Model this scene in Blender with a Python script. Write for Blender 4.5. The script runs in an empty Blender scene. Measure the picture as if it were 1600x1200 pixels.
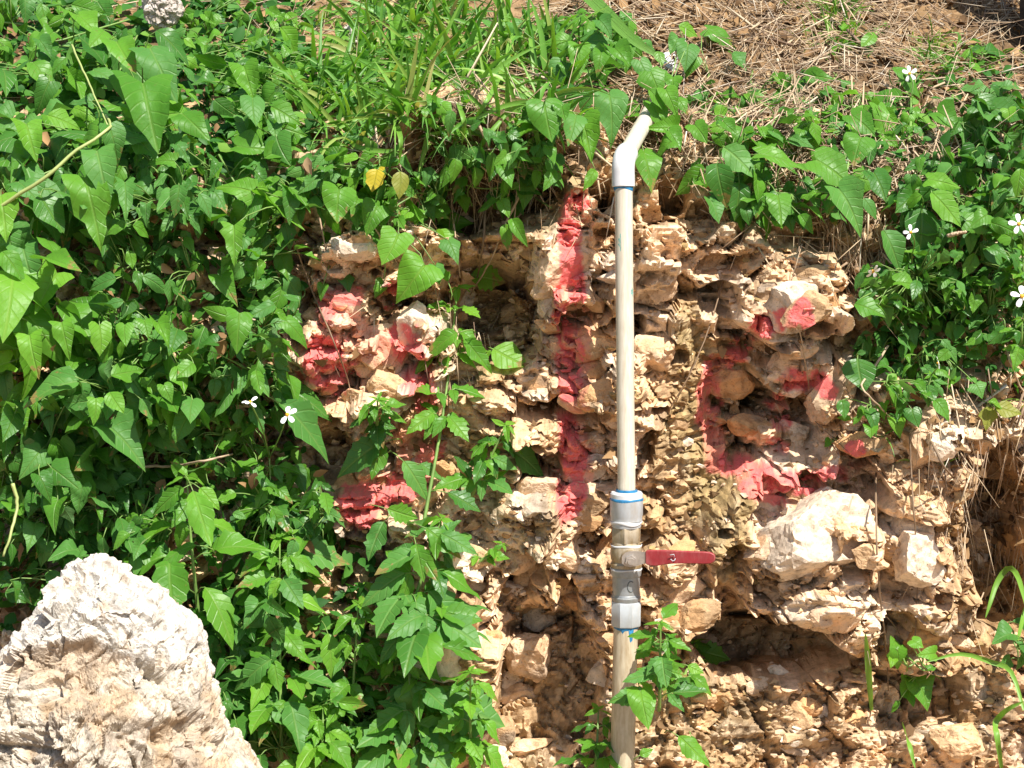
import bpy, bmesh, math, random
import numpy as np
from mathutils import Vector, Matrix
from mathutils.bvhtree import BVHTree

scene = bpy.context.scene
random.seed(7)
RNG = np.random.default_rng(7)
R = math.radians

# ---------------------------------------------------------------- camera
CAM_PITCH = R(6.0)
CAM = Vector((0.0, -3.0, 0.9 + 3.0 * math.tan(CAM_PITCH)))
CDIST = 3.0 / math.cos(CAM_PITCH)
VIEW_W = 1.6 / CDIST                       # picture width at unit distance
cam_data = bpy.data.cameras.new('camera')
cam_data.sensor_width = 36.0
cam_data.lens = 36.0 / VIEW_W
cam_data.clip_start = 0.05
cam_data.clip_end = 200.0
cam = bpy.data.objects.new('camera', cam_data)
scene.collection.objects.link(cam)
cam.location = CAM
cam.rotation_euler = (R(90) - CAM_PITCH, 0, 0)
scene.camera = cam
FWD = Vector((0, math.cos(CAM_PITCH), -math.sin(CAM_PITCH)))
RIGHT = Vector((1, 0, 0))
UP = RIGHT.cross(FWD)

# ---------------------------------------------------------------- sky and sun
SUN_EL, SUN_AZ = R(55), R(35)              # azimuth: to the right of the camera's back
world = bpy.data.worlds.new('World')
scene.world = world
world.use_nodes = True
wn = world.node_tree
sky = wn.nodes.new('ShaderNodeTexSky')
sky.sky_type = 'NISHITA'
sky.sun_disc = False
sky.sun_elevation = SUN_EL
sky.sun_rotation = math.pi - SUN_AZ
sky.dust_density = 1.0
wn.nodes['Background'].inputs['Strength'].default_value = 0.085
wn.links.new(sky.outputs['Color'], wn.nodes['Background'].inputs['Color'])
TO_SUN = Vector((math.cos(SUN_EL) * math.sin(SUN_AZ), -math.cos(SUN_EL) * math.cos(SUN_AZ), math.sin(SUN_EL)))
sd = bpy.data.lights.new('sun', 'SUN')
sd.energy = 5.0
sd.angle = R(0.5)
sd.color = (1.0, 0.95, 0.87)
sun = bpy.data.objects.new('sun', sd)
scene.collection.objects.link(sun)
sun.rotation_euler = TO_SUN.to_track_quat('Z', 'Y').to_euler()
scene.view_settings.view_transform = 'Standard'
scene.view_settings.look = 'None'
scene.view_settings.gamma = 1.0
scene.view_settings.exposure = 0.8
scene.cycles.max_bounces = 4
scene.cycles.diffuse_bounces = 3
scene.cycles.transparent_max_bounces = 4

# ---------------------------------------------------------------- helpers
COL = scene.collection

def ray(px, py):
    d = FWD + RIGHT * ((px - 800) / 1600 * VIEW_W) - UP * ((py - 600) / 1600 * VIEW_W)
    return d.normalized()

def at(px, py, y):                         # point on the plane of depth y seen at that pixel
    d = ray(px, py)
    return CAM + d * ((y - CAM.y) / d.y)

def project(P):                            # numpy (n,3) -> pixel arrays
    Q = P - np.array(CAM)
    depth = Q @ np.array(FWD)
    return 800 + (Q @ np.array(RIGHT)) / depth / VIEW_W * 1600, 600 - (Q @ np.array(UP)) / depth / VIEW_W * 1600

def link(name, mesh, mat=None, parent=None):
    o = bpy.data.objects.new(name, mesh)
    COL.objects.link(o)
    if mat is not None and mesh is not None and not mesh.materials:
        mesh.materials.append(mat)
    if parent is not None:
        o.parent = parent
    return o

def empty(name, loc=(0, 0, 0)):
    o = bpy.data.objects.new(name, None)
    o.empty_display_size = 0.02
    COL.objects.link(o)
    o.location = loc
    return o

def tag(o, label=None, cat=None, group=None, kind=None):
    if label: o['label'] = label
    if cat: o['category'] = cat
    if group: o['group'] = group
    if kind: o['kind'] = kind
    return o

def pymesh(name, v, f, smooth=False, uv=None):
    m = bpy.data.meshes.new(name)
    m.from_pydata([tuple(p) for p in v], [], f)
    if smooth:
        m.polygons.foreach_set('use_smooth', [True] * len(m.polygons))
    if uv is not None:
        l = m.uv_layers.new(name='UVMap')
        idx = np.empty(len(m.loops), dtype=np.int32)
        m.loops.foreach_get('vertex_index', idx)
        l.data.foreach_set('uv', np.asarray(uv, dtype=np.float32)[idx].ravel())
    m.update()
    return m

def set_attr(mesh, name, kind, data):
    a = mesh.attributes.new(name, kind, 'POINT')
    a.data.foreach_set('color' if kind == 'FLOAT_COLOR' else 'value', np.ascontiguousarray(data, dtype=np.float32).ravel())

# ---- numpy noise
def _hash(ix, iy, iz, seed):
    with np.errstate(over='ignore'):
        h = ix.astype(np.uint32) * np.uint32(374761393) + iy.astype(np.uint32) * np.uint32(668265263) \
            + iz.astype(np.uint32) * np.uint32(2147483647 - 1274126177) + np.uint32((seed * 974634777) & 0xffffffff)
        h = (h ^ (h >> np.uint32(13))) * np.uint32(1274126177)
        h = (h ^ (h >> np.uint32(16))) * np.uint32(2246822519)
        h = h ^ (h >> np.uint32(15))
    return h.astype(np.float64) / 4294967296.0

def vnoise(P, freq, seed=0):               # value noise, -1..1
    Q = P * freq + 1000.0
    I = np.floor(Q).astype(np.int64)
    F = Q - I
    F = F * F * F * (F * (F * 6 - 15) + 10)
    out = 0
    for dx in (0, 1):
        wx = F[:, 0] if dx else 1 - F[:, 0]
        for dy in (0, 1):
            wy = F[:, 1] if dy else 1 - F[:, 1]
            for dz in (0, 1):
                wz = F[:, 2] if dz else 1 - F[:, 2]
                out = out + wx * wy * wz * _hash(I[:, 0] + dx, I[:, 1] + dy, I[:, 2] + dz, seed)
    return out * 2 - 1

def fbm(P, freq, octaves=4, seed=0, gain=0.5, ridged=False):
    out, a, tot = 0, 1.0, 0
    for k in range(octaves):
        n = vnoise(P, freq * 2.03 ** k, seed + 17 * k)
        if ridged:
            n = 1 - 2 * np.abs(n)
        out = out + a * n
        tot += a
        a *= gain
    return out / tot

def voronoi(P, freq, seed=0):              # F1, F2, id in 0..1, vector from the cell's centre (in cell units)
    Q = P * freq + 1000.0
    I = np.floor(Q).astype(np.int64)
    n = len(P)
    f1 = np.full(n, 9.0); f2 = np.full(n, 9.0); cid = np.zeros(n); vec = np.zeros((n, 3))
    for dx in (-1, 0, 1):
        for dy in (-1, 0, 1):
            for dz in (-1, 0, 1):
                J = I + np.array([dx, dy, dz])
                c = np.stack([_hash(J[:, 0], J[:, 1], J[:, 2], seed + k) for k in (1, 2, 3)], 1) * 0.9 + 0.05
                D = Q - (J + c)
                d = np.sqrt((D * D).sum(1))
                m = d < f1
                f2 = np.where(m, f1, np.minimum(f2, d))
                if m.any():
                    f1 = np.where(m, d, f1)
                    cid[m] = c[m, 0] * 7.13 + c[m, 1] * 3.71 + c[m, 2] * 5.39
                    vec[m] = D[m]
    return f1, f2, cid % 1.0, vec

def rnd(cid, k):                           # more random numbers from a cell id
    return (np.sin(cid * 1237.1 + k * 71.7) * 43758.5453) % 1.0

def smooth(a, b, x):
    t = np.clip((x - a) / (b - a), 0, 1)
    return t * t * (3 - 2 * t)

def tube_rings(points, radii, sides=6):
    pts = [Vector(p) for p in points]
    v, f = [], []
    ref = Vector((0.31, -0.87, 0.38))
    for i, p in enumerate(pts):
        t = (pts[min(i + 1, len(pts) - 1)] - pts[max(i - 1, 0)]).normalized()
        a = t.cross(ref)
        if a.length < 1e-3: a = t.cross(Vector((1, 0, 0)))
        a.normalize()
        b = t.cross(a)
        r = radii[i] if hasattr(radii, '__len__') else radii
        for k in range(sides):
            ang = 2 * math.pi * k / sides
            v.append(p + a * (math.cos(ang) * r) + b * (math.sin(ang) * r))
    for i in range(len(pts) - 1):
        for k in range(sides):
            k2 = (k + 1) % sides
            f.append((i * sides + k, i * sides + k2, (i + 1) * sides + k2, (i + 1) * sides + k))
    f.append(tuple(range(sides))[::-1])
    f.append(tuple(range((len(pts) - 1) * sides, len(pts) * sides)))
    return v, f

def spline(pts, n):                        # Catmull-Rom through the points
    P = [Vector(p) for p in pts]
    P = [P[0] * 2 - P[1]] + P + [P[-1] * 2 - P[-2]]
    out = []
    segs = len(P) - 3
    for i in range(n + 1):
        s = min(i / n * segs, segs - 1e-6)
        k = int(s); t = s - k
        a, b, c, d = P[k:k + 4]
        out.append(0.5 * ((2 * b) + (c - a) * t + (2 * a - 5 * b + 4 * c - d) * t * t + (3 * b - a - 3 * c + d) * t ** 3))
    return out

class Mesh:
    def __init__(s): s.v, s.f = [], []
    def add(s, v, f):
        o = len(s.v)
        s.v.extend(v); s.f.extend([tuple(i + o for i in q) for q in f])
    def tube(s, pts, r, sides=6): s.add(*tube_rings(pts, r, sides))
    def build(s, name, mat, parent=None, smooth_=True):
        return link(name, pymesh(name, s.v, s.f, smooth_), mat, parent)

# ---------------------------------------------------------------- materials
def new_mat(name):
    m = bpy.data.materials.new(name)
    m.use_nodes = True
    nt = m.node_tree
    return m, nt, nt.nodes['Principled BSDF']

def N(nt, t, **kw):
    n = nt.nodes.new('ShaderNode' + t)
    for k, v in kw.items():
        if k in n.bl_rna.properties: setattr(n, k, v)
        else: n.inputs[k].default_value = v
    return n

def math_node(nt, op, a, b=None):
    n = nt.nodes.new('ShaderNodeMath'); n.operation = op
    for i, x in enumerate((a, b)):
        if x is None: continue
        if isinstance(x, (int, float)): n.inputs[i].default_value = x
        else: nt.links.new(x, n.inputs[i])
    return n.outputs[0]

def mixc(nt, fac, a, b, mode='MIX'):
    n = nt.nodes.new('ShaderNodeMix'); n.data_type = 'RGBA'; n.blend_type = mode
    for s, x in ((n.inputs[0], fac), (n.inputs[6], a), (n.inputs[7], b)):
        if isinstance(x, (int, float)): s.default_value = x
        elif isinstance(x, tuple): s.default_value = (*x, 1)
        else: nt.links.new(x, s)
    return n.outputs[2]

def ramp(nt, src, stops):
    n = nt.nodes.new('ShaderNodeValToRGB')
    e = n.color_ramp.elements
    while len(e) < len(stops): e.new(0.5)
    for el, (p, c) in zip(e, stops):
        el.position = p
        el.color = (*c, 1) if isinstance(c, tuple) else (c, c, c, 1)
    nt.links.new(src, n.inputs[0])
    return n.outputs[0]

def rock_material(name, scale=1.0, bump=0.45):
    m, nt, b = new_mat(name)
    geo = N(nt, 'NewGeometry')
    col = N(nt, 'Attribute', attribute_name='Col')
    paint = N(nt, 'Attribute', attribute_name='paint')
    n1 = N(nt, 'TexNoise', Scale=55 * scale, Detail=6, Roughness=0.65)
    n2 = N(nt, 'TexNoise', Scale=240 * scale, Detail=3, Roughness=0.7)
    for n in (n1, n2): nt.links.new(geo.outputs['Position'], n.inputs['Vector'])
    tone = ramp(nt, n1.outputs[0], [(0.28, (0.55, 0.50, 0.44)), (0.5, (1, 0.98, 0.95)), (0.72, (1.28, 1.2, 1.1))])
    c = mixc(nt, 1.0, col.outputs['Color'], tone, 'MULTIPLY')
    spots = ramp(nt, n2.outputs[0], [(0.30, (0.45, 0.38, 0.30)), (0.42, (1, 1, 1))])
    c = mixc(nt, 0.8, c, spots, 'MULTIPLY')
    # worn red paint: thinner where the surface texture is high
    wear = ramp(nt, n1.outputs[0], [(0.34, 0.7), (0.48, 1.0), (0.68, 0.85)])
    chips = ramp(nt, n2.outputs[0], [(0.33, 0.4), (0.43, 1.0)])
    wear = math_node(nt, 'MULTIPLY', wear, chips)
    pf = math_node(nt, 'MULTIPLY', paint.outputs['Fac'], wear)
    pc = mixc(nt, n2.outputs[0], (0.68, 0.095, 0.095), (0.78, 0.21, 0.20))
    c = mixc(nt, pf, c, pc)
    nt.links.new(c, b.inputs['Base Color'])
    b.inputs['Roughness'].default_value = 0.9
    b.inputs['Specular IOR Level'].default_value = 0.2
    bp = N(nt, 'Bump', Strength=bump, Distance=0.006 / scale)
    h = math_node(nt, 'ADD', n1.outputs[0], math_node(nt, 'MULTIPLY', n2.outputs[0], 0.45))
    nt.links.new(h, bp.inputs['Height'])
    nt.links.new(bp.outputs[0], b.inputs['Normal'])
    return m

def plain_material(name, color, rough=0.5, metallic=0.0, var=0.15, vscale=40, bump=0.0, dirt=None, dirt_amt=0.5, dscale=(6, 6, 2)):
    m, nt, b = new_mat(name)
    tc = N(nt, 'TexCoord')
    n = N(nt, 'TexNoise', Scale=vscale, Detail=5, Roughness=0.6)
    nt.links.new(tc.outputs['Object'], n.inputs['Vector'])
    lo = tuple(x * (1 - var) for x in color); hi = tuple(min(1, x * (1 + var)) for x in color)
    c = ramp(nt, n.outputs[0], [(0.3, lo), (0.7, hi)])
    if dirt:
        mp = N(nt, 'Mapping'); mp.inputs['Scale'].default_value = dscale
        nt.links.new(tc.outputs['Object'], mp.inputs['Vector'])
        n2 = N(nt, 'TexNoise', Scale=12, Detail=6, Roughness=0.7)
        nt.links.new(mp.outputs[0], n2.inputs['Vector'])
        c = mixc(nt, ramp(nt, n2.outputs[0], [(0.42, 0.0), (0.7, dirt_amt)]), c, dirt)
    nt.links.new(c, b.inputs['Base Color'])
    b.inputs['Roughness'].default_value = rough
    b.inputs['Metallic'].default_value = metallic
    if bump:
        bp = N(nt, 'Bump', Strength=bump, Distance=0.002)
        nt.links.new(n.outputs[0], bp.inputs['Height'])
        nt.links.new(bp.outputs[0], b.inputs['Normal'])
    return m

def leaf_material(name, c_a, c_b, back, trans=0.35, rough=0.42, vein=(0.30, 0.42, 0.10), nveins=6.0):
    m, nt, b = new_mat(name)
    uv = N(nt, 'UVMap', uv_map='UVMap')
    sep = N(nt, 'SeparateXYZ'); nt.links.new(uv.outputs[0], sep.inputs[0])
    u = math_node(nt, 'ABSOLUTE', math_node(nt, 'SUBTRACT', sep.outputs[0], 0.5))
    v = sep.outputs[1]
    ph = math_node(nt, 'SUBTRACT', v, math_node(nt, 'MULTIPLY', u, 0.9))
    saw = math_node(nt, 'ABSOLUTE', math_node(nt, 'SUBTRACT', math_node(nt, 'FRACT', math_node(nt, 'MULTIPLY', ph, nveins)), 0.5))
    side = math_node(nt, 'SUBTRACT', 1.0, math_node(nt, 'MULTIPLY', saw, 9.0))
    side = math_node(nt, 'MAXIMUM', side, 0.0)
    mid = math_node(nt, 'MAXIMUM', math_node(nt, 'SUBTRACT', 1.0, math_node(nt, 'MULTIPLY', u, 34.0)), 0.0)
    veins = math_node(nt, 'MAXIMUM', math_node(nt, 'MULTIPLY', side, 0.35), math_node(nt, 'MULTIPLY', mid, 0.8))
    oi = N(nt, 'ObjectInfo')
    geo = N(nt, 'NewGeometry')
    nz = N(nt, 'TexNoise', Scale=26, Detail=3)
    nt.links.new(geo.outputs['Position'], nz.inputs['Vector'])
    f = math_node(nt, 'ADD', math_node(nt, 'MULTIPLY', oi.outputs['Random'], 0.6), math_node(nt, 'MULTIPLY', nz.outputs[0], 0.5))
    c = mixc(nt, f, c_a, c_b)
    c = mixc(nt, math_node(nt, 'MULTIPLY', veins, 0.30), c, vein)
    # spots of wear on some leaves
    nz2 = N(nt, 'TexNoise', Scale=120, Detail=2); nt.links.new(geo.outputs['Position'], nz2.inputs['Vector'])
    c = mixc(nt, ramp(nt, nz2.outputs[0], [(0.68, 0.0), (0.78, 0.5)]), c, (0.16, 0.17, 0.05))
    # dry brown tips and margins on a few leaves
    edge = math_node(nt, 'ADD', math_node(nt, 'MULTIPLY', v, .55), math_node(nt, 'MULTIPLY', nz2.outputs[0], .9))
    old = math_node(nt, 'GREATER_THAN', math_node(nt, 'FRACT', math_node(nt, 'MULTIPLY', oi.outputs['Random'], 37.7)), .86)
    c = mixc(nt, math_node(nt, 'MULTIPLY', ramp(nt, edge, [(0.86, 0.0), (0.97, 0.85)]), old), c, (.30, .20, .07))
    c = mixc(nt, geo.outputs['Backfacing'], c, mixc(nt, 0.5, c, back))
    nt.links.new(c, b.inputs['Base Color'])
    b.inputs['Roughness'].default_value = rough
    b.inputs['Specular IOR Level'].default_value = 0.32
    bp = N(nt, 'Bump', Strength=0.7, Distance=0.002)
    nt.links.new(math_node(nt, 'SUBTRACT', math_node(nt, 'MULTIPLY', nz2.outputs[0], 0.5), veins), bp.inputs['Height'])
    nt.links.new(bp.outputs[0], b.inputs['Normal'])
    tr = N(nt, 'BsdfTranslucent')
    tcol = mixc(nt, 1.0, c, (1.25, 1.5, 0.45), 'MULTIPLY')
    nt.links.new(tcol, tr.inputs['Color'])
    mx = N(nt, 'MixShader'); mx.inputs[0].default_value = trans
    nt.links.new(b.outputs[0], mx.inputs[1]); nt.links.new(tr.outputs[0], mx.inputs[2])
    nt.links.new(mx.outputs[0], nt.nodes['Material Output'].inputs['Surface'])
    return m

M = {}
M['rock'] = rock_material('limestone')
M['boulder'] = rock_material('pale_limestone', 0.8, 0.8)
M['pvc'] = plain_material('cream_pvc', (0.64, 0.59, 0.48), 0.4, 0, 0.08, 30, 0.05, (0.40, 0.31, 0.19), 0.6, (30, 30, 1.2))
M['pvc_low'] = plain_material('stained_pvc', (0.54, 0.46, 0.33), 0.45, 0, 0.1, 30, 0.08, (0.32, 0.23, 0.13), 0.8, (14, 14, 2.0))
M['white'] = plain_material('white_pvc', (0.66, 0.67, 0.68), 0.32, 0, 0.04, 60, 0.03, (0.55, 0.5, 0.42), 0.25)
M['fitting'] = plain_material('pale_grey_pvc', (0.45, 0.48, 0.50), 0.38, 0, 0.08, 60, 0.05, (0.36, 0.31, 0.24), 0.6)
M['galv'] = plain_material('galvanised_steel', (0.34, 0.36, 0.37), 0.5, 0.55, 0.15, 120, 0.15, (0.30, 0.27, 0.22), 0.5)
M['brass'] = plain_material('dull_brass', (0.29, 0.21, 0.11), 0.5, 0.25, 0.2, 90, 0.2, (0.58, 0.53, 0.44), 0.6)
M['lever'] = plain_material('red_vinyl', (0.27, 0.02, 0.026), 0.5, 0, 0.15, 60, 0.08, (0.36, 0.12, 0.11), 0.7)
M['steel'] = plain_material('worn_steel', (0.5, 0.45, 0.4), 0.4, 0.7, 0.2, 120, 0.1)
M['glue'] = plain_material('blue_glue', (0.025, 0.17, 0.34), 0.35, 0, 0.3, 150, 0.1)
M['mark'] = plain_material('dark_mark', (0.10, 0.11, 0.11), 0.6)
M['teal'] = plain_material('teal_smudge', (0.10, 0.32, 0.28), 0.5, 0, 0.3, 200)

# ---------------------------------------------------------------- the bank
PROFILE = [(-30, -0.35), (-8, -0.1), (-2.0, -0.02), (-0.95, -0.02), (-0.38, 0.10), (-0.10, 0.33), (-0.02, 0.55), (0.01, 0.75), (0.03, 1.0),
           (0.07, 1.17), (0.14, 1.27), (0.28, 1.37), (0.6, 1.56), (1.2, 1.92), (2.4, 2.6), (5.0, 3.6), (12, 5.0), (40, 6.0)]
fine = spline([Vector((0, a, b)) for a, b in PROFILE], 4000)
PY_ = np.array([p.y for p in fine]); PZ_ = np.array([p.z for p in fine])
S_ = np.concatenate([[0], np.cumsum(np.hypot(np.diff(PY_), np.diff(PZ_)))])

i0 = int(np.argmin(np.abs(PZ_ - 0.16) + (PY_ < -1.5) * 9)); i1 = int(np.argmin(np.abs(PY_ - 0.95)))
STEP = 0.0037
def stretched(a, b, step, far_lo, far_hi, n=36):
    core = np.arange(a, b, step)
    g = np.geomspace(step * 1.2, 1.0, n)
    lo = np.cumsum(g); lo = lo / lo[-1] * far_lo
    hi = np.cumsum(g); hi = hi / hi[-1] * far_hi
    return np.concatenate([a - lo[::-1], core, core[-1] + hi])
us = stretched(-1.08, 1.08, STEP, 25.0, 25.0)
vs = stretched(S_[i0], S_[i1], STEP, S_[i0] - 0.01, S_[-1] - S_[i1] - 0.05)
vs = np.clip(vs, 0, S_[-1])
by = np.interp(vs, S_, PY_); bz = np.interp(vs, S_, PZ_)
ty = np.gradient(by, vs); tz = np.gradient(bz, vs)
tl = np.hypot(ty, tz); ty /= tl; tz /= tl
# broad bends of the bank in plan
nu, nv = len(us), len(vs)
U, V = np.meshgrid(us, np.arange(nv))
B = np.stack([U.ravel(), by[V].ravel(), bz[V].ravel()], 1)
NRM = np.stack([np.zeros(nu * nv), -tz[V].ravel(), ty[V].ravel()], 1)
PX, PYX = project(B)
near = (np.abs(B[:, 0]) < 1.35) & (B[:, 1] < 1.6) & (B[:, 1] > -1.3)
face = smooth(0.30, 0.10, B[:, 1]) * smooth(-0.75, -0.25, B[:, 1])      # 1 on the rock face, 0 on the turf above

warp = np.stack([fbm(B, 9, 3, 5), fbm(B, 9, 3, 6), fbm(B, 9, 3, 7)], 1)
warpf = np.stack([fbm(B, 40, 2, 15), fbm(B, 40, 2, 16), fbm(B, 40, 2, 17)], 1)

# rock masses that stand out (+) and hollows (-), laid out where the face shows them: centre, half sizes, metres, edge
MASSES = [(900, 400, 115, 95, .075, .35), (1060, 370, 80, 90, .055, .4), (905, 720, 130, 80, .05, .5), (900, 560, 110, 70, .045, .5), (1240, 455, 100, 65, .085, .3),
          (1255, 585, 85, 50, .065, .35), (1320, 620, 60, 90, .05, .4), (1240, 820, 135, 125, .105, .25), (1450, 710, 110, 80, .07, .3),
          (1420, 860, 60, 110, .05, .4), (595, 545, 120, 90, .085, .35), (590, 790, 90, 45, .06, .4), (680, 1030, 98, 210, .085, .2),
          (905, 890, 85, 90, .055, .4), (1060, 920, 75, 70, .07, .35), (1300, 960, 90, 45, .07, .3), (1480, 930, 60, 60, .05, .4), (560, 340, 110, 60, .05, .5),
          (1010, 590, 80, 130, .035, .5), (830, 800, 60, 50, .05, .4), (1250, 1100, 60, 60, .05, .4), (1480, 1170, 90, 40, .06, .4), (1040, 1000, 40, 40, .03, .5),
          (775, 500, 62, 72, -.13, .3), (850, 1075, 75, 120, -.085, .3), (1195, 1005, 120, 46, -.16, .3), (1420, 1090, 90, 45, -.06, .4),
          (1140, 650, 40, 90, -.022, .4), (1565, 850, 50, 140, -.14, .4), (1145, 890, 26, 70, -.06, .4), (887, 637, 55, 15, -.06, .4),
          (1050, 306, 21, 32, -.15, .2), (936, 297, 17, 14, -.14, .2), (952, 322, 19, 17, -.12, .2), (1180, 540, 50, 18, -.03, .4), (1245, 640, 24, 20, -.05, .35),
          (640, 470, 60, 22, -.06, .3), (690, 720, 40, 60, -.03, .5), (1340, 740, 50, 40, -.09, .3), (1085, 345, 22, 30, -.06, .3), (480, 700, 70, 60, -.06, .5),
          (870, 930, 14, 60, -.06, .4), (1270, 380, 30, 16, -.05, .4), (1380, 980, 26, 40, -.06, .3), (820, 445, 26, 40, -.04, .4), (760, 235, 140, 26, .16, .4), (775, 320, 95, 45, -.08, .4), (560, 262, 110, 20, .10, .4), (560, 300, 60, 20, -.04, .4), (735, 470, 48, 60, -.08, .3), (700, 335, 60, 22, -.06, .4), (1130, 470, 30, 28, -.07, .3), (1110, 415, 34, 16, -.06, .3), (1022, 690, 16, 30, -.06, .3), (825, 640, 40, 12, -.06, .3), (1170, 620, 22, 30, -.06, .3), (1010, 340, 20, 14, -.05, .3), (930, 440, 16, 24, -.06, .3)]
disp = np.zeros(nu * nv)
for cx, cy, rx, ry, amp, e in MASSES:
    w = 26 if amp > -.095 or rx > 40 else 8
    t = (np.abs((PX + warp[:, 0] * w - cx) / rx)) ** 2.4 + (np.abs((PYX + warp[:, 2] * w - cy) / ry)) ** 2.4
    disp += (.78 if amp > 0 else 1.0) * amp * smooth(1.0 + e, 1.0 - e, t)
disp += 0.05 * fbm(B, 1.6, 2, 3) * near

WB = B + warp * 0.011 + warpf * 0.0008
soil_w = np.zeros(nu * nv)                                              # earthy, fine-grained bands between the rock masses
for cx, cy, rx, ry, k in [(1085, 660, 52, 190, 1), (1110, 1130, 230, 75, .8), (740, 730, 60, 80, .7), (1020, 820, 50, 40, .7), (1540, 950, 70, 260, .6),
                          (860, 800, 50, 40, .5), (1010, 1010, 90, 60, .45), (760, 520, 60, 80, .8), (850, 1090, 80, 100, .8), (1150, 590, 50, 60, .8), (1140, 800, 30, 100, .8),
                          (560, 270, 300, 50, .8), (770, 310, 120, 60, .9), (1300, 300, 300, 90, .9)]:
    t = ((PX + warp[:, 0] * 40 - cx) / rx) ** 2 + ((PYX + warp[:, 2] * 40 - cy) / ry) ** 2
    soil_w = np.maximum(soil_w, k * smooth(1.3, 0.5, t))
soil_w = np.maximum(soil_w, 1 - face)
rocky = 1 - 0.75 * soil_w
stoneid = []
for lev, (freq, amp, tilt, gap, gw) in enumerate([(8.5, .032, .046, .022, .06), (16, .026, .040, .017, .08), (40, .008, .014, .005, .10), (95, .0034, .0042, .0016, .16)]):
    Q = WB * np.array([1.0, 1.0, 1.35 if lev < 2 else 1.15])
    f1, f2, cid, vec = voronoi(Q, freq, 31 + lev * 11)
    amp_here = rocky if lev < 2 else (0.55 + 0.45 * rocky)
    mod = 0.45 + 0.75 * np.clip(fbm(B, 7, 2, 77 + lev) * 1.2 + 0.5, 0, 1)
    g = (rnd(cid, 1) - .5) * vec[:, 0] + (rnd(cid, 2) - .2) * vec[:, 2] + (rnd(cid, 3) - .5) * vec[:, 1]
    disp += amp_here * mod * (amp * (rnd(cid, 0) - 0.5) * 1.6 + tilt * 2.0 * g - gap * smooth(gw, 0.0, f2 - f1)) * near
    stoneid.append((cid, f2 - f1))
disp += (0.0010 * fbm(WB, 60, 3, 41, 0.5, True) + 0.0010 * fbm(WB, 190, 2, 43)) * near
pits = smooth(0.45, 0.75, fbm(WB, 34, 2, 91)) * rocky
disp -= 0.010 * pits * near
holes = smooth(.33, .50, fbm(WB * np.array([1, 1, 1.25]), 15, 3, 95, .5)) * (.35 + .65 * rocky) * face
disp -= 0.068 * holes * near
turf = 1 - face
disp = disp * (1 - 0.72 * turf)
P3 = B + NRM * disp[:, None]
# blocks lean out and down a little, so ledges throw shade
P3[:, 2] -= 0.28 * np.clip(disp, -.05, .12) * face
P3[:, 0] += (0.010 * warp[:, 1] + 0.0015 * warpf[:, 0]) * near * face

# colours
def lerp(a, b, t): return a + (b - a) * t[:, None]
c0, e0 = stoneid[0]; c1, e1 = stoneid[1]; c2, e2 = stoneid[2]; c3, e3 = stoneid[3]
cream = np.array([.73, .535, .36]); tan = np.array([.63, .43, .25]); orange = np.array([.52, .28, .115]); pale = np.array([.74, .62, .49])
grey = np.array([.15, .135, .12]); soil = np.array([.20, .125, .062]); ochre = np.array([.36, .255, .115]); darksoil_shade = np.array([.10, .064, .035])
C = np.tile(cream, (nu * nv, 1))
C = lerp(C, tan, smooth(.35, .6, rnd(c1, 5)) * .8)
C = lerp(C, pale, smooth(.72, .8, rnd(c1, 6)) * .8)
C = lerp(C, orange, smooth(.0, .5, fbm(B, 5, 3, 51)) * .45 * smooth(.3, .7, rnd(c2, 7)))
C = lerp(C, np.array([.40, .22, .10]), .7 * smooth(1360, 1540, PX) * smooth(620, 780, PYX) * rnd(c1, 9))
C = lerp(C, soil, smooth(.88, .92, rnd(c2, 3)) * .6)
C = lerp(C, grey, np.clip(smooth(.22, .55, fbm(WB, 11, 4, 61, .6)) * smooth(.1, .4, fbm(B, 4, 2, 63) + .25), 0, 1) * .8)
C = lerp(C, pale, smooth(.3, .6, fbm(WB, 13, 3, 65)) * .5)
C = lerp(C, soil, smooth(.08, .02, e1) * .3)
C = lerp(C, ochre, soil_w * .55)
C = lerp(C, soil, soil_w * smooth(.4, .7, rnd(c3, 4)) * .8)
C = lerp(C, np.array([.24, .205, .08]), smooth(.15, .5, fbm(B, 6, 3, 71)) * soil_w * .38)
tc = lerp(np.tile(soil, (nu * nv, 1)), np.array([.30, .20, .11]), smooth(.3, .7, rnd(c3, 2)))
tc = lerp(tc, darksoil_shade, smooth(-.1, .4, fbm(B, 8, 3, 81)) * .7)
C = lerp(C, tc, smooth(.45, .85, turf))
C = lerp(C, darksoil_shade, .8 * smooth(1.5, .5, ((PX - 775 + 30 * warp[:, 0]) / 130) ** 2 + ((PYX - 285 + 30 * warp[:, 2]) / 55) ** 2))  # dark soil at the lip, with shade under the hanging grass painted in
C *= (0.9 + 0.2 * rnd(c3, 8))[:, None]

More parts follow.
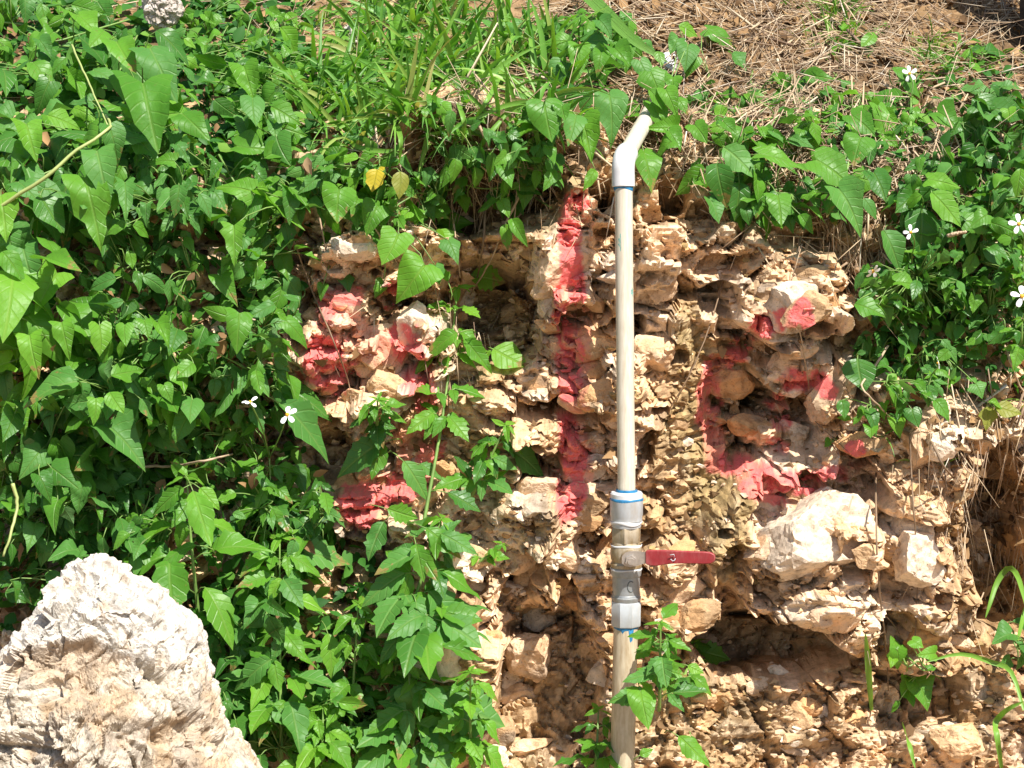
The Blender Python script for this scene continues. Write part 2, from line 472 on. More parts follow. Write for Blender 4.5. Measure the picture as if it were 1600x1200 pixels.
# the red painted figures 9 1 6
STROKES = [([(617, 452), (606, 468)], 17, .95), ([(560, 462), (515, 470), (508, 500)], 16, .7), ([(505, 545), (500, 575), (530, 592)], 31, 1.0),
           ([(525, 500), (560, 535), (615, 545)], 34, .32), ([(628, 525), (648, 560), (655, 600), (664, 628)], 24, .95), ([(668, 640), (673, 700), (660, 735)], 17, .75),
           ([(635, 760), (595, 775), (555, 785), (565, 805)], 26, 1.0), ([(600, 650), (640, 690), (625, 740)], 12, .4),
           ([(896, 322), (886, 372)], 19, .9), ([(888, 390), (893, 440), (886, 470)], 23, 1.0), ([(884, 490), (890, 545), (888, 615)], 20, .95),
           ([(886, 655), (890, 690)], 17, .9), ([(892, 705), (886, 785)], 24, 1.0), ([(900, 500), (893, 620), (900, 740)], 25, .35),
           ([(1256, 478), (1258, 498)], 15, 1.0), ([(1245, 492), (1185, 512)], 19, .95), ([(1165, 535), (1140, 560)], 14, .75),
           ([(1150, 552), (1118, 572), (1108, 610), (1102, 650)], 18, .72), ([(1110, 660), (1118, 720)], 15, .45),
           ([(1146, 728), (1180, 738), (1225, 752), (1255, 752)], 22, 1.0), ([(1278, 745), (1312, 738)], 13, .95), ([(1165, 765), (1215, 778)], 12, .7),
           ([(1236, 592), (1250, 598)], 18, 1.0), ([(1278, 594), (1294, 608)], 15, .9), ([(1214, 632), (1222, 660)], 14, .9), ([(1205, 690), (1225, 698)], 11, .6),
           ([(1335, 700), (1338, 716)], 16, .95)]
def paint_mask(P):
    px, py = project(P)
    n = fbm(P, 45, 3, 201); n2 = fbm(P, 14, 2, 203); n3 = fbm(P, 130, 2, 205)
    out = np.zeros(len(P))
    for pts, r, a in STROKES:
        d = np.full(len(P), 1e9)
        for (ax, ay), (bx, by_) in zip(pts[:-1], pts[1:]):
            vx, vy = bx - ax, by_ - ay
            t = np.clip(((px - ax) * vx + (py - ay) * vy) / (vx * vx + vy * vy), 0, 1)
            d = np.minimum(d, np.hypot(px - ax - t * vx, py - ay - t * vy))
        rr = r * .93 * (1 + .35 * n2)
        out = np.maximum(out, min(1, a * 1.15) * smooth(1.16, .94, d / rr + n * .55 + n3 * .25))
    return out * (1 - .75 * smooth(.18, .42, fbm(P, 24, 3, 207)) * .8)
PAINT = np.zeros(nu * nv)
sel = near & (face > .3)
PAINT[sel] = paint_mask(P3[sel])
G3_ = P3.reshape(nv, nu, 3)
NN = np.cross(np.gradient(G3_, axis=1), np.gradient(G3_, axis=0)); NN /= np.linalg.norm(NN, axis=2)[:, :, None] + 1e-12
PAINT *= smooth(-.2, .3, np.abs(NN.reshape(-1, 3) @ np.array([0.05, -1, .1])))          # sprayed from the front: faces turned away stay bare
rough_ = disp.reshape(nv, nu); k_ = 9
cs_ = np.cumsum(np.cumsum(np.pad(rough_, ((k_ + 1, k_), (k_ + 1, k_)), 'edge'), 0), 1); w_ = 2 * k_ + 1
mean_ = (cs_[w_:, w_:] - cs_[:-w_, w_:] - cs_[w_:, :-w_] + cs_[:-w_, :-w_]) / w_ ** 2
PAINT *= smooth(-.034, -.010, (rough_ - mean_).ravel())

idx = np.arange(nu * nv).reshape(nv, nu)
quads = np.stack([idx[:-1, :-1], idx[:-1, 1:], idx[1:, 1:], idx[1:, :-1]], -1).reshape(-1, 4)
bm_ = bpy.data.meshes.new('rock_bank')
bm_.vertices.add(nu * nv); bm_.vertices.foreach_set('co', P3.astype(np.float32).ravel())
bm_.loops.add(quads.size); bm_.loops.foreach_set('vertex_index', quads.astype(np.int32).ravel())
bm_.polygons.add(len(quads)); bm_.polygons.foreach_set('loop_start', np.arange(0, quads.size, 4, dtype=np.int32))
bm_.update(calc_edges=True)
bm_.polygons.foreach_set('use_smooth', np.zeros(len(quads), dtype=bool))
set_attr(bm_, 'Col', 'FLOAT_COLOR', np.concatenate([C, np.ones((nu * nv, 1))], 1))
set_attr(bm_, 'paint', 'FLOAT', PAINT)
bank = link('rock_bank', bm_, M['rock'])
tag(bank, 'cut limestone bank with cream and tan broken rock and red painted figures', 'rock bank', kind='structure')

# a coarser copy of the surface to rest things on
cs = 3
ci = idx[::cs, ::cs]
cv = P3[ci.ravel()]
ck = np.arange(ci.size).reshape(ci.shape)
cq = np.stack([ck[:-1, :-1], ck[:-1, 1:], ck[1:, 1:], ck[1:, :-1]], -1).reshape(-1, 4)
BVH = BVHTree.FromPolygons([tuple(p) for p in cv], [tuple(int(i) for i in q) for q in cq])

def hit(px, py):
    P, n, _, _ = BVH.ray_cast(CAM, ray(px, py))
    if P is None:
        P = at(px, py, 0.4); n = Vector((0, -1, 0))
    if n.dot(ray(px, py)) > 0: n = -n
    return P, n

def inside(px, py, poly):
    c = False
    for i in range(len(poly)):
        (x1, y1), (x2, y2) = poly[i - 1], poly[i]
        if (y1 > py) != (y2 > py) and px < (x2 - x1) * (py - y1) / (y2 - y1) + x1: c = not c
    return c

# ---- stones that can be picked out of the face
def hull_stone(rng, jag=0.16, n=22, fine=True):
    p = rng.normal(size=(n, 3)); p /= np.linalg.norm(p, axis=1)[:, None]
    p *= rng.uniform(.72, 1.0, (n, 1))
    b = bmesh.new()
    for q in p: b.verts.new(q)
    r = bmesh.ops.convex_hull(b, input=b.verts)
    bmesh.ops.delete(b, geom=[g for g in r['geom_interior'] if isinstance(g, bmesh.types.BMVert)], context='VERTS')
    if fine: bmesh.ops.subdivide_edges(b, edges=b.edges[:], cuts=1, use_grid_fill=True)
    bmesh.ops.triangulate(b, faces=b.faces[:])
    b.verts.index_update()
    v = np.array([q.co[:] for q in b.verts]); f = [tuple(x.index for x in g.verts) for g in b.faces]
    b.free()
    v *= (1 + jag * fbm(v + rng.uniform(0, 50), 1.7, 3, 5))[:, None]
    return v, f
HULLS = [hull_stone(RNG) for _ in range(24)]
CHIPS = [hull_stone(RNG, .1, 11, False) for _ in range(24)]
def rot_random(rng, tilt=1.0):
    return np.array(Matrix.Rotation(rng.uniform(0, 6.28), 3, Vector(rng.normal(size=3)).normalized()))
def block_stone(rng):                       # a broken block: a ball cut by random planes, then roughened
    b = bmesh.new(); bmesh.ops.create_icosphere(b, subdivisions=5, radius=1.0)
    v = np.array([q.co[:] for q in b.verts]); f = [tuple(x.index for x in g.verts) for g in b.faces]; b.free()
    off = rng.uniform(0, 90, 3)
    v = v * (1 + .22 * fbm(v + off, 1.3, 3, 9))[:, None]
    for _ in range(11):
        n = rng.normal(size=3); n /= np.linalg.norm(n)
        d = rng.uniform(.50, .85)
        over = v @ n - d
        v = v - np.where(over > 0, over * .98, 0)[:, None] * n
    f1, f2, cid, vec = voronoi(v + off, 2.6, 5)
    dd = .07 * (rnd(cid, 0) - .5) - .035 * smooth(.10, 0, f2 - f1) + .022 * fbm(v + off, 4, 3, 3, .5, True) + .012 * fbm(v + off, 13, 2, 4)
    dd -= .05 * smooth(.4, .6, fbm(v + off, 3.2, 2, 6))
    return v * (1 + dd)[:, None], f
BLOCKS = [block_stone(RNG) for _ in range(16)]
ROCK_POLY = [(470, 290), (640, 300), (760, 330), (860, 285), (1100, 290), (1330, 400), (1340, 640), (1600, 640), (1600, 1210), (400, 1210), (560, 900), (470, 640)]
STONE_COLS = [cream, cream, tan, pale, orange * .6 + tan * .4, tan * .7 + soil * .3, cream * .8 + grey * .2]
big_spots = [(1235, 840, 122, 96), (880, 415, 62, 50), (1245, 470, 60, 42), (595, 545, 66, 48), (690, 1000, 60, 80), (700, 1130, 60, 60), (1440, 860, 52, 64), (830, 395, 42, 30), (1200, 790, 70, 40), (1290, 850, 60, 55), (1210, 850, 50, 36), (1300, 470, 34, 40), (1265, 430, 45, 28), (545, 480, 40, 26), (655, 500, 34, 42), (560, 620, 40, 26),
             (600, 600, 50, 30), (820, 1030, 46, 62), (780, 1140, 40, 34), (800, 955, 20, 18), (1440, 700, 46, 62), (1480, 690, 34, 40), (1395, 660, 28, 26), (1360, 690, 36, 30), (1060, 930, 50, 44), (1080, 965, 48, 30),
             (850, 970, 36, 26), (900, 940, 40, 18), (840, 760, 40, 32), (915, 740, 40, 26), (930, 580, 40, 28), (850, 600, 40, 24), (860, 470, 30, 36), (1010, 540, 40, 40), (1040, 450, 40, 26), (500, 410, 26, 18), (555, 385, 40, 24),
             (1150, 640, 14, 22), (795, 520, 12, 18), (1530, 870, 24, 22), (1420, 830, 36, 46), (1380, 900, 44, 50), (1320, 970, 50, 26), (1260, 1010, 40, 22), (1330, 1130, 36, 44), (1250, 1120, 34, 28), (1500, 1160, 44, 36),
             (1300, 600, 44, 70), (1235, 570, 46, 30), (880, 860, 44, 32), (830, 900, 34, 36), (770, 860, 28, 24), (720, 870, 30, 26), (740, 960, 30, 50), (700, 1060, 40, 40), (1450, 1000, 40, 34), (1470, 760, 44, 18), (1503, 781, 12, 12)]
stones = []
for (px, py, rx, ry) in big_spots: stones.append((px, py, rx, ry))
tries = 0
while len(stones) < 290 and tries < 6000:
    tries += 1
    px, py = RNG.uniform(440, 1600), RNG.uniform(290, 1200)
    if not inside(px, py, ROCK_POLY): continue
    r = 9 + 30 * RNG.random() ** 2.4
    stones.append((px, py, r * RNG.uniform(1, 1.6), r * RNG.uniform(.6, 1)))
for k, (px, py, rx, ry) in enumerate(stones):
    P, n = hit(px, py)
    big = rx > 26
    v, f = BLOCKS[RNG.integers(len(BLOCKS))] if big else HULLS[RNG.integers(len(HULLS))]
    v = v @ rot_random(RNG).T
    sx, sz = rx / 1000 * .95, ry / 1000 * .95
    sy = min(sx, sz) * RNG.uniform(.7, 1.0)
    v = v * np.array([sx, sy, sz])
    a = RNG.normal(0, .28); ca, sa = math.cos(a), math.sin(a)
    v = v @ np.array([[ca, 0, -sa], [0, 1, 0], [sa, 0, ca]])
    cen = np.array(P) + np.array(n) * sy * (-.30 if big else RNG.uniform(-.35, .12))
    w = v + cen
    w = w + (fbm(w, 55, 2, 301) * min(.12 * min(sx, sz), .005))[:, None] * np.array([1, -1, .6])
    m = pymesh('stone', w - cen, f)
    base = (cream if k % 2 else pale) if rx > 50 else STONE_COLS[RNG.integers(len(STONE_COLS))]
    cc = np.tile(base * RNG.uniform(.85, 1.12), (len(w), 1))
    cc = lerp(cc, grey, smooth(.3, .6, fbm(w, 18, 3, 61)) * .6)
    cc = lerp(cc, orange, smooth(.2, .6, fbm(w, 22, 2, 67)) * .4)
    set_attr(m, 'Col', 'FLOAT_COLOR', np.concatenate([cc, np.ones((len(w), 1))], 1))
    vn = v / (np.linalg.norm(v, axis=1)[:, None] + 1e-9)
    set_attr(m, 'paint', 'FLOAT', paint_mask(w) * smooth(-.1, .35, vn @ np.array([0.05, -1, .1])))
    o = link('stone', m, M['rock'], bank)
    o.location = cen

# ---- crumbly rubble too small to pick apart
rv, rf, rc = [], [], []
off = 0
cnt = 0
while cnt < 3600:
    px, py = RNG.uniform(430, 1620), RNG.uniform(285, 1215)
    if not inside(px, py, ROCK_POLY): continue
    cnt += 1
    P, n = hit(px, py)
    v, f = CHIPS[RNG.integers(len(CHIPS))]
    r = (2.2 + 6.5 * RNG.random() ** 2.5) / 1000
    w = (v[:] @ rot_random(RNG).T) * np.array([1.3, 1, .8]) * r + np.array(P) + np.array(n) * r * .25
    rv.append(w); rf.extend([(a + off, b_ + off, c + off) for a, b_, c in f]); off += len(w)
    col = (STONE_COLS + [soil, soil, ochre])[RNG.integers(len(STONE_COLS) + 3)] * RNG.uniform(.8, 1.15)
    rc.append(np.tile(col, (len(w), 1)))
rv = np.concatenate(rv); rc = np.concatenate(rc)
rub_mesh = pymesh('rubble', rv, rf)
set_attr(rub_mesh, 'Col', 'FLOAT_COLOR', np.concatenate([rc, np.ones((len(rc), 1))], 1))
set_attr(rub_mesh, 'paint', 'FLOAT', paint_mask(rv))
rub = link('rubble', rub_mesh, M['rock'], bank)
tag(rub, kind='stuff')

# ---------------------------------------------------------------- the loose boulder in front
OUT = [(-60, 1090), (0, 1035), (28, 998), (38, 972), (88, 930), (100, 893), (130, 880), (166, 890), (182, 914), (226, 925), (262, 955), (298, 985), (308, 1020),
       (314, 1050), (320, 1088), (335, 1128), (346, 1160), (368, 1184), (395, 1225), (430, 1290), (440, 1390), (330, 1460), (120, 1500), (-120, 1470), (-230, 1340), (-200, 1200)]
def make_boulder():
    Y0 = -0.50
    cpx, cpy = 130, 1210
    cen = at(cpx, cpy, Y0)
    ang, rad = [], []
    for x, y in OUT:
        p = at(x, y, Y0) - cen
        ang.append(math.atan2(p.z, p.x)); rad.append(math.hypot(p.x, p.z))
    o = np.argsort(ang); ang = np.array(ang)[o]; rad = np.array(rad)[o]
    ang = np.concatenate([ang - 2 * math.pi, ang, ang + 2 * math.pi]); rad = np.tile(rad, 3)
    nt_, np_ = 460, 230
    th = np.linspace(0, 2 * math.pi, nt_, endpoint=False)
    ph = np.linspace(0.004, math.pi - .004, np_)
    TH, PH = np.meshgrid(th, ph)
    TH = TH.ravel(); PH = PH.ravel()
    rr = np.interp(TH, ang, rad)
    s = np.sin(PH) ** .72
    c = np.cos(PH); dep = np.where(c > 0, .20, .24)
    soft = .5 + .5 * np.sin(PH)
    meanr = np.interp(TH, np.linspace(0, 2 * math.pi, 40), np.interp(np.linspace(0, 2 * math.pi, 40), ang, rad))
    r2 = meanr + (rr - meanr) * np.sin(PH)
    X = np.stack([r2 * s * np.cos(TH), -dep * np.sign(c) * np.abs(c) ** .8, r2 * s * np.sin(TH)], 1)
    for n_, q_ in (((-.32, -.86, .38), .80), ((.42, -.80, .42), .80), ((.10, -.97, .05), .86), ((.75, -.52, .40), .90), ((-.62, -.66, .42), .86), ((0, -.55, .83), .90), ((.5, -.8, -.1), .85)):
        n_ = np.array(n_) / np.linalg.norm(n_); pr = X @ n_
        over = pr - q_ * pr.max()
        X = X - np.where(over > 0, over * .9, 0)[:, None] * n_
    # a steep ridge runs down from the top; a broken, stained hollow lies left of it
    g_ = X.reshape(np_, nt_, 3)
    du_ = (np.roll(g_, -1, 1) - np.roll(g_, 1, 1)); dv_ = np.gradient(g_, axis=0)
    rn = np.cross(du_, dv_).reshape(-1, 3); rn /= np.linalg.norm(rn, axis=1)[:, None] + 1e-9
    rn *= np.sign((rn * X).sum(1))[:, None]
    W = X + .02 * np.stack([fbm(X, 9, 3, 5), fbm(X, 9, 3, 6), fbm(X, 9, 3, 7)], 1)
    front = np.clip(c, 0, 1)
    d = np.zeros(len(X))
    px, py = project(X + np.array(cen))
    t = ((px + 25 * fbm(X, 12, 2, 9) - 120) / 95) ** 2 + ((py - 1045) / 45) ** 2
    d -= .028 * smooth(1.6, .3, t) * front ** .5
    t = ((px - 300) / 70) ** 2 + ((py - 1150) / 30) ** 2
    d -= .03 * smooth(1.4, .4, t) * front ** .5
    keep = smooth(0, .5, front) * .8 + .2
    for lev, (fr, am) in enumerate([(7, .045), (16, .02), (38, .0085), (85, .0035)]):
        f1, f2, cid, vec = voronoi(W, fr, 501 + lev)
        g = (rnd(cid, 1) - .5) * vec[:, 0] + (rnd(cid, 2) - .5) * vec[:, 2] + (rnd(cid, 3) - .5) * vec[:, 1]
        d += am * ((rnd(cid, 0) - .5) * .7 + 1.1 * g - .22 * smooth(.16, 0, f2 - f1)) * (keep if lev < 2 else 1)
    d += .004 * fbm(W, 45, 4, 521, .6, True)
    low = smooth(1000, 1080, py + (px - 150) * .12)
    d -= .016 * smooth(.25, .6, fbm(W, 26, 3, 531)) * (.45 + .55 * low)
    d -= .007 * smooth(.3, .55, fbm(W, 55, 2, 533))
    Y = X + rn * d[:, None]
    idx = np.arange(nt_ * np_).reshape(np_, nt_)
    q = np.stack([idx[:-1], idx[1:], np.roll(idx, -1, 1)[1:], np.roll(idx, -1, 1)[:-1]], -1).reshape(-1, 4)
    v = np.concatenate([Y, Y[:nt_].mean(0)[None], Y[-nt_:].mean(0)[None]])
    f = [tuple(int(i) for i in a) for a in q]
    n0, n1 = nt_ * np_, nt_ * np_ + 1
    f += [(n0, i, (i + 1) % nt_) for i in range(nt_)] + [(n1, idx[-1, (i + 1) % nt_], idx[-1, i]) for i in range(nt_)]
    f = [tuple(int(i) for i in a) for a in f]
    m = pymesh('boulder', v, f)
    W = v
    px, py = project(v + np.array(cen))
    white = np.array([.57, .545, .50]); warm = np.array([.50, .415, .30]); stain = np.array([.38, .245, .125])
    C = np.tile(white, (len(v), 1))
    low = smooth(1010, 1090, py + (px - 150) * .05 + 60 * fbm(v, 8, 3, 541))
    C = lerp(C, warm, low * .5)
    C = lerp(C, stain, low * smooth(.05, .4, fbm(v, 14, 3, 543)) * .6)
    C = lerp(C, stain, smooth(1.2, .3, ((px - 100) / 110) ** 2 + ((py - 1040) / 40) ** 2) * .55)
    C = lerp(C, np.array([.34, .30, .26]), smooth(.25, .55, fbm(v, 20, 3, 545)) * .55)
    C = lerp(C, stain, smooth(.2, .5, fbm(v, 30, 4, 547)) * .5)
    C = lerp(C, np.array([.20, .17, .14]), smooth(.42, .6, fbm(v, 60, 3, 549)) * .5)
    set_attr(m, 'Col', 'FLOAT_COLOR', np.concatenate([C, np.ones((len(v), 1))], 1))
    set_attr(m, 'paint', 'FLOAT', np.zeros(len(v)))
    o = link('boulder', m, M['boulder'])
    o.location = cen
    tag(o, 'pale pitted limestone boulder with white crest, standing loose in the leaves', 'boulder')
make_boulder()

# ---------------------------------------------------------------- water pipe and valve
PIPE_Y = -0.125
def lathe(name, prof, mat, parent, sides=36, axis=None, bevel=False):
    # prof: list of (point along the axis as Vector, radius)
    v, f = tube_rings([p for p, r in prof], [r for p, r in prof], sides)
    m = pymesh(name, v, f)
    o = link(name, m, mat, parent)
    m.polygons.foreach_set('use_smooth', [len(p.vertices) == 4 for p in m.polygons])
    if hasattr(m, 'set_sharp_from_angle'): m.set_sharp_from_angle(angle=R(32))
    return o

A0 = at(969, 1330, PIPE_Y - .012); A1 = at(978, 975, PIPE_Y)           # thick lower pipe
T1 = at(979, 768, PIPE_Y); T2 = at(974, 292, PIPE_Y + .03)             # thin upper pipe
def on(a, b, t): return a + (b - a) * t
axis_up = (T1 - A1).normalized()
def seg(py):                              # point of the pipe's axis at a picture row, between the two pipes
    t = (975 - py) / (975 - 768)
    return A1 + (T1 - A1) * t
pipe = empty('water_pipe', A0)
tag(pipe, 'upright cream plastic water pipe with a red-handled valve, standing before the rock', 'water pipe')
bpy.context.view_layer.update()
class _P: pass
def child(o):
    o.matrix_parent_inverse = Matrix.Translation(-A0)
    return o
mm = .001 * CDIST / 3.0
def straight(name, a, b, r, mat, n=24, wob=0.0, sides=36):
    return child(lathe(name, [(on(a, b, i / n) + Vector((wob * math.sin(i * .5), 0, 0)), r) for i in range(n + 1)], mat, pipe, sides))
straight('lower_pipe', A0, A1, 18.5 * mm, M['pvc_low'])
def fitting(name, rows, mat, sides=40):
    return child(lathe(name, [(seg(y), r * mm) for y, r in rows], mat, pipe, sides))
lc = fitting('lower_coupling', [(977, 18.7), (977, 22.5), (975, 23.6), (941, 23.8), (938.5, 22.8), (938.5, 18)], M['fitting'], 8)
gn = fitting('galvanised_adapter', [(939, 19), (939, 21), (934, 22.4), (931.5, 22.4), (930.5, 21), (928.5, 21), (927.5, 20.4), (899, 20.8), (898, 22.4), (893, 23), (886, 22.8), (884.5, 21.6), (884.5, 18)], M['galv'])
vb = fitting('valve_body', [(885.5, 17), (885, 23.2), (880, 23.8), (876, 21.5), (872, 23.3), (862, 24.2), (853, 23.2), (849, 21.5), (846, 20.4)], M['brass'])
fitting('valve_nut', [(847, 18), (847, 21.8), (845, 23), (824, 23), (822, 21.8), (822, 18)], M['brass'], 6)
fitting('upper_adapter', [(823, 18), (823, 21.5), (819, 22.5), (814, 22.5), (812.5, 23.6), (806, 23.8), (804, 24.6), (781, 24.9), (779, 25.2)], M['fitting'])
fitting('adapter_cap', [(778, 23.5), (777.4, 24.2), (771, 24.2), (768.5, 22.5), (768, 13)], M['white'])
def blob_ring(name, py_, r, h, drips):
    k = 40
    v, f = [], []
    c = seg(py_) if py_ > 760 else None
    for j in range(k):
        a = 2 * math.pi * j / k
        low = h * (.8 + .5 * math.sin(a * 3 + 1) * .5) + drips.get(j, 0)
        for (dz, rr) in ((h * .4, r), (0, r + 1.3), (-low, r + .2)):
            v.append(c + axis_up * dz * mm + Vector((math.cos(a), math.sin(a), 0)) * rr * mm)
    for j in range(k):
        j2 = (j + 1) % k
        for q in range(2): f.append((j * 3 + q, j * 3 + q + 1, j2 * 3 + q + 1, j2 * 3 + q))
    return child(link(name, pymesh(name, v, f, True), M['glue'], pipe))
blob_ring('glue_ring', 779, 24.4, 4, {})
blob_ring('glue_ring', 767, 15.5, 7, {27: 3, 31: 5, 35: 3})
blob_ring('glue_ring', 978, 18.6, 4, {32: 26, 33: 20, 28: 5})
for py_, r, hh in ((815, 23.2, 4.5), (851, 22.6, 3.2), (888, 22.9, 2.5)):      # white thread tape at the joints
    v, f = [], []
    for j in range(48):
        a = 2 * math.pi * j / 48
        for dz, rr in ((hh * (.5 + .3 * math.sin(a * 2.3 + py_)), 0.2), (hh * .2, 1.3), (-hh * (.5 + .35 * math.sin(a * 3.1 + py_)), .3)):
            v.append(seg(py_) + axis_up * dz * mm + Vector((math.cos(a), math.sin(a), 0)) * (r + rr) * mm)
    for j in range(48):
        j2 = (j + 1) % 48
        for q in range(2): f.append((j * 3 + q, j * 3 + q + 1, j2 * 3 + q + 1, j2 * 3 + q))
    child(link('thread_tape', pymesh('thread_tape', v, f, True), M['white'], pipe))
# stem, nut and lever (towards the camera, handle to the right)
sc = seg(867) + Vector((4 * mm, 0, 0))
def yl(name, y0, y1, r0, r1, mat, sides=24, cx=0, cz=0, par=None):
    p = sc + Vector((cx * mm, 0, cz * mm))
    o = lathe(name, [(p + Vector((0, y0, 0)), r0 * mm), (p + Vector((0, y1, 0)), r1 * mm)], mat, par or pipe, sides)
    return o
child(yl('stem_boss', 0, -.034, 15, 13, M['brass'], 28))
child(yl('stem', -.03, -.052, 5.5, 5, M['steel'], 16))
child(yl('stem_nut', -.042, -.049, 8.5, 8.5, M['steel'], 6))
def strip(path, half, thick):                                            # a flat bar following path; half heights per point
    v, f = [], []
    for i, p in enumerate(path):
        a = path[max(i - 1, 0)]; b = path[min(i + 1, len(path) - 1)]
        t = (b - a).normalized(); n = t.cross(Vector((0, 0, 1))).normalized()
        h = half[i]; k = thick
        for (s, u) in ((-1, -1), (-.82, -1.0), (.82, -1.0), (1, -1), (1, 1), (-1, 1)):
            bulge = 1.0 if abs(s) < 1 else .55
            v.append(p + Vector((0, 0, s * h)) + n * (u * k * bulge))
    for i in range(len(path) - 1):
        for k in range(6):
            k2 = (k + 1) % 6
            f.append((i * 6 + k, i * 6 + k2, (i + 1) * 6 + k2, (i + 1) * 6 + k))
    f.append((5, 4, 3, 2, 1, 0)); o = (len(path) - 1) * 6; f.append(tuple(range(o, o + 6)))
    return v, f
yk = -.041
plate = [sc + Vector((x * mm, yk - max(0, x - 14) * .0002, z * mm)) for x, z in ((-13, 1), (-8, 1.5), (0, 2), (10, 3), (18, 4), (30, 5), (60, 6))]
v, f = strip(plate, [5 * mm, 10 * mm, 12 * mm, 11 * mm, 9 * mm, 8 * mm, 8 * mm], .0016)
child(link('lever_plate', pymesh('lever_plate', v, f), M['steel'], pipe))
hx = [(22, 8.5), (24, 10.6), (30, 11.6), (38, 11.8), (48, 11.0), (60, 10.0), (75, 9.3), (92, 9.1), (108, 9.1), (116, 8.4), (121, 6.0), (123, 3.0)]
grip = [sc + Vector((x * mm, yk - (x - 14) * .0002, (6.5 + .012 * x - 2.4 * math.exp(-((x - 34) / 16) ** 2)) * mm)) for x, h in hx]
v, f = strip(grip, [h * mm for x, h in hx], .0055)
lv = link('lever_handle', pymesh('lever_handle', v, f, True), M['lever'], pipe)
lv.data.set_sharp_from_angle(angle=R(50))
bv = lv.modifiers.new('bevel', 'BEVEL'); bv.width = .0012; bv.segments = 2; bv.limit_method = 'ANGLE'
child(lv); tag(lv, 'red vinyl-dipped lever handle')
def mark_line(name, pts, r, mat, par):
    v, f = tube_rings(pts, r, 6)
    return child(link(name, pymesh(name, v, f, True), mat, pipe))
gp = Vector(grip[5])
for pts in ([(-3, 4), (3, 5), (4, 1)], [(-2, -2), (1, -5), (4, -4), (5, -1)]):   # moulded marks on the handle
    mark_line('moulded_mark', [gp + Vector((x * mm, -.0062, z * mm)) for x, z in pts], .0007, M['fitting'], pipe)
g0 = seg(912)
arc = [(a_, ) for a_ in range(50, 320, 20)]
mark_line('stamped_mark', [g0 + Vector(((6 + 5 * math.cos(R(a_))) * mm, -math.sqrt(20.9 ** 2 - (6 + 5 * math.cos(R(a_))) ** 2) * mm, 8 * math.sin(R(a_)) * mm)) for (a_,) in arc], .0008, M['mark'], pipe)
straight('upper_pipe', T1 - Vector((0, 0, .01)), T2 + Vector((0, 0, .01)), 13.4 * mm, M['pvc'], 30, .0002)
# elbow and the pipe that runs back up the slope
E0 = T2; Ec = T2 + (T2 - T1).normalized() * .040
far = hit(1027, 156)[0] + ray(1027, 156) * .01
dirn = (far - Ec).normalized()
E2 = Ec + dirn * .036
el = [(E0 + (Ec - E0) * t) for t in (0, .02, .25)] + [E0 + (Ec - E0) * .55]
ctrl = [E0 + (Ec - E0) * .55, Ec, Ec + (E2 - Ec) * .6]
for i in range(1, 12):
    t = i / 12
    el.append(ctrl[0] * (1 - t) ** 2 + ctrl[1] * 2 * t * (1 - t) + ctrl[2] * t * t)
el += [Ec + (E2 - Ec) * t for t in (.6, .8, .98, 1.0)]
rr = [16.0, 17.2, 17.2] + [17.0] * 12 + [17.2, 17.2, 17.0, 15.6]
child(lathe('elbow', [(p, r * mm) for p, r in zip(el, rr)], M['white'], pipe, 36))
far2 = hit(1027, 150)[0] + ray(1027, 150) * .03; far3 = hit(1041, 108)[0] + ray(1041, 108) * .004
pth = [Ec + (far + dirn * .03 - Ec) * (i / 24) for i in range(25)]
pth2 = spline([far + dirn * .02, far + dirn * .05, far3, hit(1060, 60)[0] + ray(1060, 60) * .05], 24)
child(lathe('buried_pipe', [(p, 13.0 * mm) for p in pth2], M['pvc'], pipe, 20))
child(lathe('slope_pipe', [(p, 13.2 * mm) for p in pth], M['pvc'], pipe, 28))
d2 = (far3 - far2).normalized()
child(lathe('slope_coupling', [(far3 - d2 * .02, 13.5 * mm), (far3 - d2 * .02, 16.8 * mm), (far3 + d2 * .03, 16.8 * mm), (far3 + d2 * .03, 13.5 * mm)], M['white'], pipe, 28))
# blue glue line under the elbow, teal smudge on the pipe
ax2 = (T2 - T1).normalized()
v, f = [], []
for j in range(40):
    a = 2 * math.pi * j / 40
    for dz, rr_ in ((2, 14.6), (-1, 15.0), (-5 - 3 * math.sin(a * 2 + 2.4), 13.6)):
        v.append(T2 + ax2 * dz * mm + Vector((math.cos(a), math.sin(a), 0)) * rr_ * mm)
for j in range(40):
    j2 = (j + 1) % 40
    for q in range(2): f.append((j * 3 + q, j * 3 + q + 1, j2 * 3 + q + 1, j2 * 3 + q))
child(link('glue_ring', pymesh('glue_ring', v, f, True), M['glue'], pipe))
def smudge(py_, hgt, a0, a1):
    t = (768 - py_) / (768 - 292.0)
    c = on(T1, T2, t)
    v, f = [], []
    k, h = 8, 10
    for i in range(h + 1):
        w = math.sin(math.pi * (i + .3) / (h + .6)) * (.7 + .3 * math.sin(i * 2.1))
        for j in range(k + 1):
            a = (a0 + a1) / 2 + (a1 - a0) / 2 * w * (j / k * 2 - 1)
            v.append(c + ax2 * hgt * (i / h - .5) * mm + Vector((math.cos(a), math.sin(a), 0)) * 13.75 * mm)
    for i in range(h):
        for j in range(k):
            q = i * (k + 1) + j
            f.append((q, q + 1, q + k + 2, q + k + 1))
    child(link('teal_smudge', pymesh('teal_smudge', v, f, True), M['teal'], pipe))
smudge(378, 26, R(225), R(265)); smudge(455, 14, R(310), R(335))

